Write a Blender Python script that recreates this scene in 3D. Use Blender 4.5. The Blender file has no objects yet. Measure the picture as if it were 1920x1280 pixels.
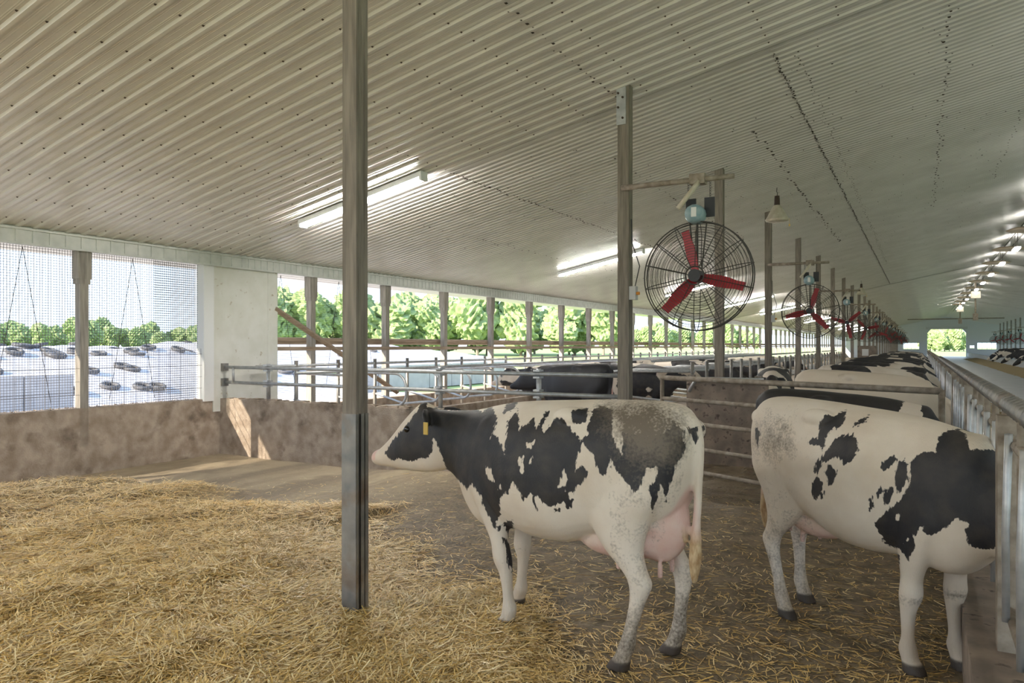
import bpy, bmesh, math, random
import numpy as np
from mathutils import Vector, Matrix
random.seed(7); np.random.seed(7)
PI = math.pi
scn = bpy.context.scene
COL = scn.collection
# ------------------------------------------------------------------ camera
F = 1345.0; TH = math.atan2(768.0, F); CS = math.cos(TH); SN = math.sin(TH)
EYE = 1.7; HOR = 648.0
cd = bpy.data.cameras.new('camera'); cam = bpy.data.objects.new('camera', cd); COL.objects.link(cam)
cd.sensor_width = 36.0; cd.lens = F/1920*36.0; cd.shift_y = 8/1920
cd.clip_start = 0.05; cd.clip_end = 2000
cam.location = (0, 0, EYE); cam.rotation_euler = (PI/2, 0, TH)
scn.camera = cam
# ------------------------------------------------------------------ light
w = bpy.data.worlds.new('sky'); scn.world = w; w.use_nodes = True
nt = w.node_tree; nt.nodes.clear()
out = nt.nodes.new('ShaderNodeOutputWorld'); bg = nt.nodes.new('ShaderNodeBackground')
tc = nt.nodes.new('ShaderNodeTexCoord'); sp = nt.nodes.new('ShaderNodeSeparateXYZ')
rp = nt.nodes.new('ShaderNodeValToRGB')
rp.color_ramp.elements[0].position = 0.0; rp.color_ramp.elements[0].color = (0.72, 0.86, 1.0, 1)
rp.color_ramp.elements[1].position = 0.6; rp.color_ramp.elements[1].color = (0.50, 0.68, 1.0, 1)
nt.links.new(tc.outputs['Generated'], sp.inputs[0]); nt.links.new(sp.outputs['Z'], rp.inputs[0])
nt.links.new(rp.outputs[0], bg.inputs[0]); bg.inputs[1].default_value = 1.05
nt.links.new(bg.outputs[0], out.inputs[0])
sd_ = Vector((1.0, 2.45, -1.30)).normalized()
sl = bpy.data.lights.new('sun', 'SUN'); sun = bpy.data.objects.new('sun', sl); COL.objects.link(sun)
sl.energy = 6.5; sl.angle = 0.009; sl.color = (1.0, 0.88, 0.70)
sun.rotation_euler = sd_.to_track_quat('-Z', 'Y').to_euler(); sun.location = (-30, -60, 40)
vs = scn.view_settings
vs.view_transform = 'Standard'; vs.look = 'None'; vs.gamma = 1.0; vs.use_curve_mapping = False
vs.exposure = 1.25

# ------------------------------------------------------------------ helpers
def ray(x, y):
    rx = (x-960)/F; ry = (HOR-y)/F
    return Vector((rx*CS-SN, CS+rx*SN, ry))
def atX(x, y, X): d = ray(x, y); return Vector((0,0,EYE))+d*(X/d.x)
def atY(x, y, Y): d = ray(x, y); return Vector((0,0,EYE))+d*(Y/d.y)
def atZ(x, y, Z): d = ray(x, y); return Vector((0,0,EYE))+d*((Z-EYE)/d.z)
def cam2w(xc, zc): return (xc*CS-zc*SN, zc*CS+xc*SN)

MATS = {}
def mat(name, c1, c2=None, rough=0.7, scale=8.0, metal=0.0, bump=0.0, bscale=None, stretch=(1,1,1), emit=None, detail=5, lo=0.35, hi=0.65, spec=None, c3=None, s3=2.0, t3=(0.55,0.7)):
    m = bpy.data.materials.new(name); m.use_nodes = True; MATS[name] = m
    n = m.node_tree.nodes; l = m.node_tree.links; b = n['Principled BSDF']
    b.inputs['Roughness'].default_value = rough; b.inputs['Metallic'].default_value = metal
    b.inputs['Base Color'].default_value = (*c1, 1)
    if spec is not None: b.inputs['Specular IOR Level'].default_value = spec
    if c2 or bump:
        tcn = n.new('ShaderNodeTexCoord'); mp = n.new('ShaderNodeMapping'); mp.inputs['Scale'].default_value = stretch
        geo = n.new('ShaderNodeNewGeometry')
        l.new(geo.outputs['Position'], mp.inputs[0])
    if c2:
        nz = n.new('ShaderNodeTexNoise'); nz.inputs['Scale'].default_value = scale; nz.inputs['Detail'].default_value = detail
        l.new(mp.outputs[0], nz.inputs['Vector'])
        r = n.new('ShaderNodeValToRGB'); r.color_ramp.elements[0].position = lo; r.color_ramp.elements[1].position = hi
        r.color_ramp.elements[0].color = (*c1, 1); r.color_ramp.elements[1].color = (*c2, 1)
        l.new(nz.outputs[0], r.inputs[0]); src = r.outputs[0]
        if c3:
            nz3 = n.new('ShaderNodeTexNoise'); nz3.inputs['Scale'].default_value = s3; nz3.inputs['Detail'].default_value = 6
            l.new(mp.outputs[0], nz3.inputs['Vector'])
            r3 = n.new('ShaderNodeValToRGB'); r3.color_ramp.elements[0].position = t3[0]; r3.color_ramp.elements[1].position = t3[1]
            mx = n.new('ShaderNodeMixRGB'); l.new(nz3.outputs[0], r3.inputs[0]); l.new(r3.outputs[0], mx.inputs[0])
            l.new(src, mx.inputs[1]); mx.inputs[2].default_value = (*c3, 1); src = mx.outputs[0]
        l.new(src, b.inputs['Base Color'])
    if bump:
        nb = n.new('ShaderNodeTexNoise'); nb.inputs['Scale'].default_value = bscale or scale*3; nb.inputs['Detail'].default_value = 6
        l.new(mp.outputs[0], nb.inputs['Vector'])
        bp = n.new('ShaderNodeBump'); bp.inputs['Strength'].default_value = bump; bp.inputs['Distance'].default_value = 0.02
        l.new(nb.outputs[0], bp.inputs['Height']); l.new(bp.outputs[0], b.inputs['Normal'])
    if emit:
        b.inputs['Emission Color'].default_value = (*emit[0], 1); b.inputs['Emission Strength'].default_value = emit[1]
    return m

mat('ceil', (0.66,0.64,0.61), (0.74,0.72,0.69), rough=0.26, scale=1.5, spec=0.5)
mat('screw', (0.06,0.04,0.03), rough=0.8)
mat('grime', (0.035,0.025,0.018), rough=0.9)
mat('header', (0.55,0.57,0.55), (0.66,0.67,0.65), rough=0.5, scale=6)
mat('white_panel', (0.66,0.66,0.60), (0.74,0.74,0.70), rough=0.6, scale=3, c3=(0.42,0.36,0.27), s3=9, t3=(0.66,0.76))
mat('white_trim', (0.78,0.79,0.80), rough=0.5)
mat('concrete', (0.30,0.235,0.18), (0.46,0.38,0.31), rough=0.85, scale=5, bump=0.5, bscale=40, c3=(0.16,0.12,0.09), s3=3, t3=(0.56,0.72))
mat('wood', (0.16,0.135,0.11), (0.26,0.225,0.185), rough=0.8, scale=5, stretch=(6,6,0.5), bump=0.25, bscale=14)
mat('wood_grey', (0.22,0.20,0.18), (0.36,0.33,0.29), rough=0.8, scale=5, stretch=(6,6,0.5), bump=0.2, bscale=14)
mat('wood_rail', (0.26,0.19,0.13), (0.38,0.29,0.21), rough=0.8, scale=5, stretch=(5,0.5,5))
mat('steel', (0.20,0.20,0.20), (0.33,0.31,0.28), rough=0.5, scale=6, metal=0.5, c3=(0.20,0.14,0.10), s3=4, t3=(0.55,0.75))
mat('galv', (0.42,0.43,0.44), (0.56,0.57,0.58), rough=0.42, scale=12, metal=0.6)
mat('dirty_pipe', (0.20,0.16,0.12), (0.36,0.31,0.25), rough=0.7, scale=12, metal=0.2)
mat('wire', (0.05,0.045,0.04), rough=0.6, metal=0.3)
mat('screen_wire', (0.10,0.10,0.11), rough=0.7)
mat('red', (0.42,0.03,0.04), (0.33,0.03,0.04), rough=0.5, scale=6)
mat('motor', (0.22,0.34,0.38), (0.30,0.40,0.42), rough=0.5, scale=20)
mat('black', (0.02,0.02,0.025), rough=0.5)
mat('lampshade', (0.50,0.44,0.33), (0.62,0.57,0.47), rough=0.45, scale=10)
mat('vent_pad', (0.85,0.68,0.55), rough=0.7)
mat('tube', (1,1,1), emit=((1.0,0.96,0.90), 75.0))
mat('ridge_lamp', (1,1,1), emit=((1.0,0.97,0.92), 11.0))
mat('grass', (0.24,0.34,0.11), (0.34,0.42,0.17), rough=0.9, scale=0.3)
mat('apron', (0.40,0.37,0.34), (0.48,0.45,0.42), rough=0.9, scale=0.8)
mat('bunker', (0.42,0.41,0.42), (0.50,0.49,0.50), rough=0.85, scale=2)
mat('plastic_cover', (0.50,0.50,0.54), (0.40,0.40,0.44), rough=0.5, scale=2, bump=0.4, bscale=3)
mat('tyre', (0.06,0.06,0.065), (0.12,0.12,0.13), rough=0.8, scale=10)
mat('leaf', (0.17,0.25,0.10), (0.33,0.41,0.20), rough=0.9, scale=0.9, detail=8)
mat('trunk', (0.25,0.21,0.17), rough=0.9)
mat('white_wall', (0.62,0.64,0.67), rough=0.6)
mat('bunk_wall', (0.34,0.35,0.37), (0.46,0.47,0.49), rough=0.6, scale=4)
mat('alley', (0.36,0.38,0.41), (0.46,0.48,0.51), rough=0.35, scale=1.5)
mat('feed', (0.24,0.18,0.09), (0.40,0.31,0.16), rough=0.95, scale=25, bump=0.8, bscale=60)
mat('rubber_panel', (0.16,0.125,0.10), (0.27,0.21,0.165), rough=0.75, scale=6, c3=(0.07,0.05,0.04), s3=12, t3=(0.6,0.7))
mat('yellow', (0.75,0.50,0.12), rough=0.5)
mat('eye', (0.012,0.008,0.006), rough=0.08)
mat('orange', (0.7,0.28,0.04), rough=0.5)
mat('box_grey', (0.48,0.48,0.47), rough=0.5)
mat('paper', (0.75,0.74,0.72), rough=0.7)

class MB:
    def __init__(s): s.v = []; s.f = []; s.mi = []
    def add(s, v, f, mi=0):
        o = len(s.v); s.v += [tuple(p) for p in v]; s.f += [tuple(i+o for i in q) for q in f]; s.mi += [mi]*len(f)
    def box(s, x0, x1, y0, y1, z0, z1, mi=0):
        s.add([(x0,y0,z0),(x1,y0,z0),(x1,y1,z0),(x0,y1,z0),(x0,y0,z1),(x1,y0,z1),(x1,y1,z1),(x0,y1,z1)],
              [(0,3,2,1),(4,5,6,7),(0,1,5,4),(1,2,6,5),(2,3,7,6),(3,0,4,7)], mi)
    def tube(s, pts, r, n=8, mi=0, cap=True, closed=False):
        pts = [Vector(p) for p in pts]; rs = r if isinstance(r, (list, tuple)) else [r]*len(pts)
        N = len(pts); vs_ = []; fs = []
        t0 = (pts[1]-pts[0]).normalized(); up = Vector((0,0,1)) if abs(t0.z) < 0.9 else Vector((1,0,0))
        u = t0.cross(up).normalized()
        for i, p in enumerate(pts):
            if closed: t = (pts[(i+1) % N]-pts[i-1])
            else: t = (pts[min(i+1, N-1)]-pts[max(i-1, 0)])
            t = t.normalized(); u = (u - t*u.dot(t))
            u = u.normalized() if u.length > 1e-6 else t.orthogonal().normalized()
            v = t.cross(u)
            for k in range(n):
                a = 2*PI*k/n; vs_.append(p + u*(math.cos(a)*rs[i]) + v*(math.sin(a)*rs[i]))
        R = N if closed else N-1
        for i in range(R):
            j = (i+1) % N
            for k in range(n):
                k2 = (k+1) % n; fs.append((i*n+k, i*n+k2, j*n+k2, j*n+k))
        if cap and not closed:
            fs.append(tuple(range(n-1, -1, -1))); fs.append(tuple((N-1)*n+k for k in range(n)))
        s.add(vs_, fs, mi)
    def lathe(s, prof, n=24, center=(0,0,0), mi=0):
        vs_ = []; fs = []
        for (r, z) in prof:
            for k in range(n):
                a = 2*PI*k/n; vs_.append((center[0]+r*math.cos(a), center[1]+r*math.sin(a), center[2]+z))
        for i in range(len(prof)-1):
            for k in range(n):
                k2 = (k+1) % n; fs.append((i*n+k, i*n+k2, (i+1)*n+k2, (i+1)*n+k))
        s.add(vs_, fs, mi)
    def mesh(s, name, mats, smooth=False):
        me = bpy.data.meshes.new(name); me.from_pydata(s.v, [], s.f)
        for m in (mats if isinstance(mats, (list, tuple)) else [mats]): me.materials.append(MATS[m])
        if len(set(s.mi)) > 1: me.polygons.foreach_set('material_index', s.mi)
        if smooth: me.polygons.foreach_set('use_smooth', [True]*len(me.polygons))
        me.update(); return me
    def build(s, name, mats, parent=None, smooth=False, loc=None):
        return link(name, s.mesh(name, mats, smooth), parent, loc)
def link(name, me, parent=None, loc=None, rz=None):
    o = bpy.data.objects.new(name, me); COL.objects.link(o)
    if parent: o.parent = parent
    if loc is not None: o.location = loc
    if rz is not None: o.rotation_euler = (0, 0, rz)
    return o
def tag(o, label, cat, group=None):
    o['label'] = label; o['category'] = cat
    if group: o['group'] = group
    return o
def struct(o): o['kind'] = 'structure'; return o
def stuff(o): o['kind'] = 'stuff'; return o
def thing(name, label, cat, loc=(0,0,0), rz=0, group=None):
    o = link(name, None, None, loc, rz); return tag(o, label, cat, group)
def copy_tree(o, parent=None):
    c = o.copy(); COL.objects.link(c); c.parent = parent
    for ch in [x for x in ALLCH.get(o.name, [])]: copy_tree(ch, c)
    return c
ALLCH = {}
def kids(root):
    def rec(o):
        ALLCH[o.name] = [x for x in bpy.data.objects if x.parent == o]
        for x in ALLCH[o.name]: rec(x)
    rec(root)

# ------------------------------------------------------------------ constants of the barn
XW = -11.2; XC = -3.25; XR = 3.4; SL = 0.2025; YEND = 134.0; YB = -9.5
def ceilz(x): return EYE+3.957+SL*x if x <= XR else EYE+3.957+SL*XR-SL*(x-XR)
COLY = [3.565]+[3.66+4.92*i for i in range(1, 26)]
def sstep(a, b, x):
    t = np.clip((x-a)/(b-a), 0, 1); return t*t*(3-2*t)
def pack(x, y):          # straw pack mask 0..1
    edge = np.where(x < -5, 6.1, 6.1-(x+5)*0.70)
    wob = 0.25*np.sin(x*2.1)+0.2*np.sin(x*4.7+1)
    m = 1-sstep(-0.9, 0.35, y-edge-wob)
    m = m*sstep(-10.9, -9.6, x)*(1-sstep(-1.9, -0.9, x+0.10*y))
    return m
def lump(x, y):
    return (np.sin(x*3.1+1.3*np.sin(y*1.7))*np.sin(y*2.7+0.8*np.sin(x*2.3))*0.5+np.sin(x*6.3+y*2.1)*np.sin(y*5.9-x*1.7)*0.3+np.sin(x*11.7-y*3.3)*np.sin(y*12.1+x*4.1)*0.2)
def ground(x, y):
    x = np.asarray(x, float); y = np.asarray(y, float)
    base = -0.28+0.18*sstep(-8.5, -4.5, x)-0.05*sstep(-1.6, -0.6, x)
    m = pack(x, y)*(1-sstep(-0.7, 0.5, y-np.where(x < -5, 9.0, 5.2-(x+5)*1.15)))
    return base+m*(0.0-base)*0.9+lump(x, y)*(0.012+0.05*m)
def gz(x, y): return float(ground(x, y))

# ------------------------------------------------------------------ floor
def grid_mesh(name, xs, ys, matname, zf):
    X, Y = np.meshgrid(xs, ys); Z = zf(X, Y)
    v = np.stack([X.ravel(), Y.ravel(), Z.ravel()], 1)
    nx, ny = len(xs), len(ys)
    i = np.arange(nx*ny).reshape(ny, nx)
    f = np.stack([i[:-1,:-1].ravel(), i[:-1,1:].ravel(), i[1:,1:].ravel(), i[1:,:-1].ravel()], 1)
    me = bpy.data.meshes.new(name); me.from_pydata(v.tolist(), [], f.tolist())
    me.materials.append(MATS[matname]); me.polygons.foreach_set('use_smooth', [True]*len(me.polygons)); me.update()
    return me
# floor material: muddy concrete, straw coloured on the pack
m = mat('floor', (0.12,0.088,0.056), (0.24,0.185,0.12), rough=0.62, scale=7, bump=0.9, bscale=28, c3=(0.30,0.23,0.13), s3=22, t3=(0.56,0.72))
n = m.node_tree.nodes; l = m.node_tree.links; b = n['Principled BSDF']
at = n.new('ShaderNodeAttribute'); at.attribute_name = 'pack'
nzs = n.new('ShaderNodeTexNoise'); nzs.inputs['Scale'].default_value = 30; nzs.inputs['Detail'].default_value = 6
rs = n.new('ShaderNodeValToRGB'); rs.color_ramp.elements[0].color = (0.07,0.045,0.016,1); rs.color_ramp.elements[1].color = (0.36,0.25,0.09,1)
rs.color_ramp.elements[0].position = .3; rs.color_ramp.elements[1].position = .7
l.new(nzs.outputs[0], rs.inputs[0])
atd = n.new('ShaderNodeAttribute'); atd.attribute_name = 'dry'
nzd = n.new('ShaderNodeTexNoise'); nzd.inputs['Scale'].default_value = 14; nzd.inputs['Detail'].default_value = 7
rd = n.new('ShaderNodeValToRGB'); rd.color_ramp.elements[0].color = (0.17,0.135,0.095,1); rd.color_ramp.elements[1].color = (0.44,0.36,0.24,1)
rd.color_ramp.elements[0].position = .36; rd.color_ramp.elements[1].position = .66; l.new(nzd.outputs[0], rd.inputs[0])
md = n.new('ShaderNodeMixRGB'); l.new(atd.outputs['Fac'], md.inputs[0]); l.new(b.inputs['Base Color'].links[0].from_socket, md.inputs[1]); l.new(rd.outputs[0], md.inputs[2])
mx = n.new('ShaderNodeMixRGB'); l.new(at.outputs['Fac'], mx.inputs[0])
l.new(md.outputs[0], mx.inputs[1]); l.new(rs.outputs[0], mx.inputs[2]); l.new(mx.outputs[0], b.inputs['Base Color'])
at2 = n.new('ShaderNodeAttribute'); at2.attribute_name = 'wet'
mr = n.new('ShaderNodeMapRange'); mr.inputs['To Min'].default_value = 0.68; mr.inputs['To Max'].default_value = 0.12
l.new(at2.outputs['Fac'], mr.inputs[0]); l.new(mr.outputs[0], b.inputs['Roughness'])
xs = np.concatenate([np.arange(-11.2, 0.25, 0.055)]); ys = np.concatenate([np.arange(YB, -2, 1.0), np.arange(-2, 10, 0.055), np.arange(10, 30, 0.3), np.arange(30, 134.1, 2.0)])
me = grid_mesh('floor', xs, ys, 'floor', ground)
co = np.empty(len(me.vertices)*3); me.vertices.foreach_get('co', co); co = co.reshape(-1, 3)
a = me.attributes.new('pack', 'FLOAT', 'POINT'); a.data.foreach_set('value', pack(co[:,0], co[:,1]))
a = me.attributes.new('dry', 'FLOAT', 'POINT'); a.data.foreach_set('value', 0.9*(1-sstep(-7.5, -4.0, co[:,0]))*(1-sstep(8.8, 9.2, co[:,1])))
a = me.attributes.new('wet', 'FLOAT', 'POINT'); a.data.foreach_set('value', sstep(7.0, 9.0, co[:,1])*sstep(-5, -3, co[:,0])*(0.4+0.6*(lump(co[:,0]*1.3, co[:,1]*1.3) > -0.1)))
FLOOR = struct(link('floor', me))
# feed alley floor right of the bunk
b_ = MB(); b_.box(0.42, 6.2, YB, YEND, -0.3, 0.0); struct(b_.build('floor', 'alley'))
b_ = MB(); b_.box(6.2, 18.0, YB, YEND, -0.5, -0.15); struct(b_.build('floor', 'alley'))

# ------------------------------------------------------------------ ceiling sheets
CEIL = struct(link('ceiling', None))
def sheet_mesh(name, x0, x1, width, pitch, rib_w, rib_h, minor, screws):
    mb = MB(); prof = []
    y = 0.0
    nr = int(round(width/pitch))
    for i in range(nr):
        c = (i+0.5)*pitch
        prof += [(c-pitch/2, 0)]
        if minor:
            for q in (-0.36, -0.28):
                prof += [(c+q*pitch-0.008, 0), (c+q*pitch, -0.004), (c+q*pitch+0.008, 0)]
        prof += [(c-rib_w, 0), (c-rib_w*0.5, -rib_h), (c+rib_w*0.5, -rib_h), (c+rib_w, 0)]
        if minor:
            for q in (0.28, 0.36):
                prof += [(c+q*pitch-0.008, 0), (c+q*pitch, -0.004), (c+q*pitch+0.008, 0)]
    prof += [(width, 0)]
    v = []; f = []
    for (yy, dz) in prof:
        for xx in (x0, x1): v.append((xx, yy, ceilz(xx)+dz))
    for i in range(len(prof)-1): f.append((2*i, 2*i+1, 2*i+3, 2*i+2))
    mb.add(v, f, 0)
    if screws:
        xx = x0+0.35
        while xx < x1-0.1:
            for i in range(nr):
                c = (i+0.5)*pitch-rib_w*1.25; z = ceilz(xx)
                q = [(xx-0.011, c-0.011, z), (xx+0.011, c-0.011, z), (xx+0.011, c+0.011, z), (xx-0.011, c+0.011, z), (xx, c, z-0.014)]
                mb.add(q, [(0,4,1),(1,4,2),(2,4,3),(3,4,0)], 1)
            xx += 0.76
    return mb.mesh(name, ['ceil', 'screw'])
Y0 = -2.0; SEAM = 9.13; W1 = 0.916; W2 = 0.912
mA = [sheet_mesh('ceiling_sheet', a_, b__, W1, 0.229, 0.034, 0.022, True, True) for a_, b__ in ((XW, -3.46), (-3.46, XR))]
mB = [sheet_mesh('ceiling_sheet', a_, b__, W2, 0.152, 0.036, 0.020, False, False) for a_, b__ in ((XW, -6.29), (-6.29, -1.6), (-1.6, XR))]
k = 0
while Y0+k*W1 < SEAM-0.1:
    for q, me in enumerate(mA): link('ceiling_sheet', me, CEIL, (0, SEAM-(k+1)*W1, -0.006*q))
    k += 1
fw = sheet_mesh('ceiling_back', XW, XR, SEAM-k*W1-YB, 0.229, 0.034, 0.022, False, False); stuff(link('rear_sheeting', fw, CEIL, (0, YB, 0)))
k = 0
while SEAM+(k+1)*W2 < 74:
    for q, me in enumerate(mB): link('ceiling_sheet', me, CEIL, (0, SEAM+k*W2, 0.010-0.006*q))
    k += 1
yy = SEAM+k*W2
fw = sheet_mesh('ceiling_far', XW, XR, YEND-yy, 0.152, 0.036, 0.02, False, False); stuff(link('far_sheeting', fw, CEIL, (0, yy, 0)))
fr = sheet_mesh('ceiling_other', XR, 18.0, YEND-YB, 0.152, 0.036, 0.02, False, False); stuff(link('other_slope_sheeting', fr, CEIL, (0, YB, 0)))
# roof skin above, eave overhang
mb = MB(); mb.add([(-12.55,YB,ceilz(XW)-SL*1.35+0.10),(XR,YB,ceilz(XR)+0.12),(XR,YEND,ceilz(XR)+0.12),(-12.55,YEND,ceilz(XW)-SL*1.35+0.10)], [(0,1,2,3)])
mb.add([(18.0,YB,ceilz(18)+0.12),(18.0,YEND,ceilz(18)+0.12)]+[(XR,YEND,ceilz(XR)+0.12),(XR,YB,ceilz(XR)+0.12)], [(0,1,2,3)])
struct(mb.build('ceiling', 'ceil'))
# trim strip at the seam, dark joint strips across both slopes, fly-specked laps
mb = MB(); mb.add([(XW,SEAM-0.02,ceilz(XW)-0.03),(XR,SEAM-0.02,ceilz(XR)-0.03),(XR,SEAM+0.02,ceilz(XR)-0.03),(XW,SEAM+0.02,ceilz(XW)-0.03)], [(0,3,2,1)])
mb.build('seam_strip', 'ceil', CEIL)
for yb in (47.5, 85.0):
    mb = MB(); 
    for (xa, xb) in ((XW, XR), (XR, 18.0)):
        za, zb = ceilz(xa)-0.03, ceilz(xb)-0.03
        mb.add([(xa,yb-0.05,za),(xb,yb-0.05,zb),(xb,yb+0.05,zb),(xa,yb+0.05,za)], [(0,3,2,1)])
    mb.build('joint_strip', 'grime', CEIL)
mb = MB()
def specks(x, ya, yb, dens, spread, sz):
    y = ya
    while y < yb:
        for q in range(1):
            xx = x+random.gauss(0, spread); z = ceilz(xx)-0.022; s_ = sz*random.uniform(0.5, 1.3)
            mb.add([(xx-s_,y-s_*1.2,z),(xx+s_,y-s_,z),(xx+s_,y+s_,z),(xx-s_,y+s_*1.2,z),(xx,y,z-s_*0.8)], [(0,4,1),(1,4,2),(2,4,3),(3,4,0)])
        y += dens*random.uniform(0.6, 1.4)
specks(-6.29, SEAM, 23, 0.076, 0.02, 0.016)
specks(-1.60, SEAM+0.2, 47, 0.05, 0.012, 0.013); specks(-1.35, SEAM+0.4, 36, 0.10, 0.03, 0.010)
specks(-3.46, 0, 8.9, 0.12, 0.02, 0.014); specks(-2.35, 12, 26, 0.2, 0.03, 0.022)
specks(-4.4, 11, 22, 0.25, 0.05, 0.018); specks(-8.2, 11, 26, 0.2, 0.04, 0.014)
specks(0.3, 9.5, 24, 0.18, 0.03, 0.016); specks(1.6, 9.5, 22, 0.2, 0.03, 0.014)
for q in range(700):
    specks(random.uniform(-9, 1.5), *(lambda t: (t, t+0.01))(random.uniform(9.2, 34)), 1, 0.01, 0.010)
stuff(mb.build('fly_specks', 'grime', CEIL))

# ------------------------------------------------------------------ left wall
WL = struct(link('wall_left', None))
mb = MB(); mb.box(-11.46, XW, YB, 8.79, -0.6, 0.739); mb.build('knee_wall', 'concrete', WL)
mb = MB(); mb.box(-11.46, XW, 8.79, YEND, -0.6, 0.45); mb.build('knee_wall', 'concrete', WL)
zt = ceilz(XW)
mb = MB(); mb.box(-11.34, -11.14, YB, YEND, 3.16, zt+0.03)
y = -2
while y < 60:
    mb.box(-11.14, -11.128, y, y+0.03, 3.165, zt-0.02); y += 0.229 if y < SEAM else 0.152
mb.build('header_cladding', 'header', WL)
mb = MB(); mb.box(-11.15, -11.10, YB, YEND, zt-0.035, zt-0.005); mb.box(-11.15, -11.11, YB, YEND, 3.145, 3.175); mb.build('header_trim', 'header', WL)
post = MB(); post.box(-0.07, 0.07, -0.065, 0.065, -0.3, 2.75); post.box(-0.09, 0.09, -0.10, 0.10, 2.28, 2.72)
post.box(-0.085, 0.085, -0.085, 0.085, 2.2, 2.28)
pm = post.mesh('post', 'wood_grey')
py = [6.33-2.44*i for i in range(15)]+[11.12+2.44*i for i in range(50)]
for y in py: link('post', pm, WL, (-11.27, y, 0.45))
# mid rail and rolled curtain beyond the panel
mb = MB(); mb.box(-11.33, -11.19, 10.12, YEND, 1.60, 1.68); mb.build('mid_rail', 'wood_rail', WL)
mb = MB(); mb.tube([(-11.42, 10.1, 1.80), (-11.42, YEND, 1.80)], 0.075, 8); mb.build('curtain_roll', 'wood_rail', WL)
mb = MB(); mb.tube([atX(515,578,-11.2), atX(745,735,-11.2)], 0.06, 4); mb.build('diagonal_brace', 'wood_rail', WL)
# white jamb, white panel
mb = MB(); mb.box(-11.36, -11.16, 8.42, 8.63, 0.70, 3.18); mb.build('jamb', 'white_trim', WL)
mb = MB(); mb.box(-11.36, -11.18, 8.63, 10.13, 0.5, 3.18); mb.box(-11.19, -11.165, 8.63, 8.66, 0.74, 3.17); mb.box(-11.18, -11.17, 9.88, 9.90, 0.74, 3.17)
mb.build('wall_panel', 'white_panel', WL)
# bird screens: crossing wires
def screen(y0, y1, z0, z1, p, r, name, x=-11.33):
    mb = MB()
    def bar(a, b):
        a = Vector(a); b = Vector(b)
        mb.tube([a, b], r, 3, cap=False)
    y = y0
    while y <= y1: bar((x, y, z0), (x, y, z1)); y += p
    z = z0
    while z <= z1: bar((x+0.003, y0, z), (x+0.003, y1, z)); z += p
    return stuff(mb.build(name, 'screen_wire', WL))
for (ya, yb) in ((1.5, 3.8), (3.95, 6.26), (6.40, 8.42)): screen(ya, yb, 0.74, 3.16, 0.040, 0.0036, 'wire_screen')
screen(7.62, 8.42, 0.74, 3.16, 0.040, 0.0036, 'wire_screen', -11.40)
screen(1.5, 8.5, 0.74, 1.65, 0.203, 0.0035, 'livestock_panel', -11.22)
mb = MB()
z = 0.5
while z < 3.16: mb.tube([(-11.40, 10.13, z), (-11.40, 13.5, z)], 0.0028, 3, cap=False); z += 0.04
stuff(mb.build('line_screen', 'screen_wire', WL))
mb = MB()
for yc in (4.3, 5.6, 7.3, 10.5, 12.2, 13.0):
    mb.tube([(-11.5, yc, 3.16), (-11.5, yc-0.4, 0.8)], 0.005, 3, cap=False); mb.tube([(-11.5, yc, 3.16), (-11.5, yc+0.4, 0.8)], 0.005, 3, cap=False)
mb.build('curtain_cord', 'wire', WL)
# straw and debris on the wall top
mb = MB()
for q in range(200):
    y = random.uniform(3, 8.6); x = random.uniform(-11.44, -11.24)
    p = Vector((x, y, 0.74)); d = Vector((random.uniform(-1,1), random.uniform(-1,1), random.uniform(0,0.5)))*0.06
    mb.tube([p, p+d], 0.005, 3)
stuff(mb.build('wall_debris', 'dirty_pipe', WL))

# ------------------------------------------------------------------ divider wall with pipes
DIV = struct(link('wall_divider', None))
mb = MB(); mb.box(-11.2, -3.4, 8.78, 8.98, -0.6, 0.735)
for q in range(34):
    x = -11.0+q*0.225; s_ = random.uniform(0.02, 0.05); mb.box(x-s_*2, x+s_*2, 8.80, 8.96, 0.72, 0.735+s_*0.5)
mb.build('concrete_wall', 'concrete', DIV)
rail = thing('pipe_rail', 'galvanised double pipe rail clamped to posts on the concrete divider', 'railing', (0,0,0))
for z in (1.307, 1.03):
    mb = MB(); mb.tube([(-11.17, 8.86, z), (-3.3, 8.86, z-0.0)], 0.03, 10); mb.build('pipe', 'galv', rail, True)
    mb = MB(); mb.box(-11.18, -11.14, 8.79, 8.93, z-0.07, z+0.07); mb.build('flange', 'steel', rail)
for x in (-10.05, -6.33, -4.65):
    mb = MB(); mb.tube([(x, 8.90, 0.70), (x, 8.90, 1.38)], 0.036, 10); p = mb.build('rail_post', 'galv', rail, True)
    for z in (1.307, 1.03):
        for dz_ in (0.0475, -0.0475): mb = MB(); mb.box(x-0.05, x+0.05, 8.82, 8.95, z+dz_-0.0125, z+dz_+0.0125); mb.build('clamp', 'galv', p)
mb = MB(); mb.tube([(-10.9, 8.84, 1.30), (-10.9, 8.84, 1.03)], 0.022, 8); mb.build('tie', 'galv', rail, True)

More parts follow.
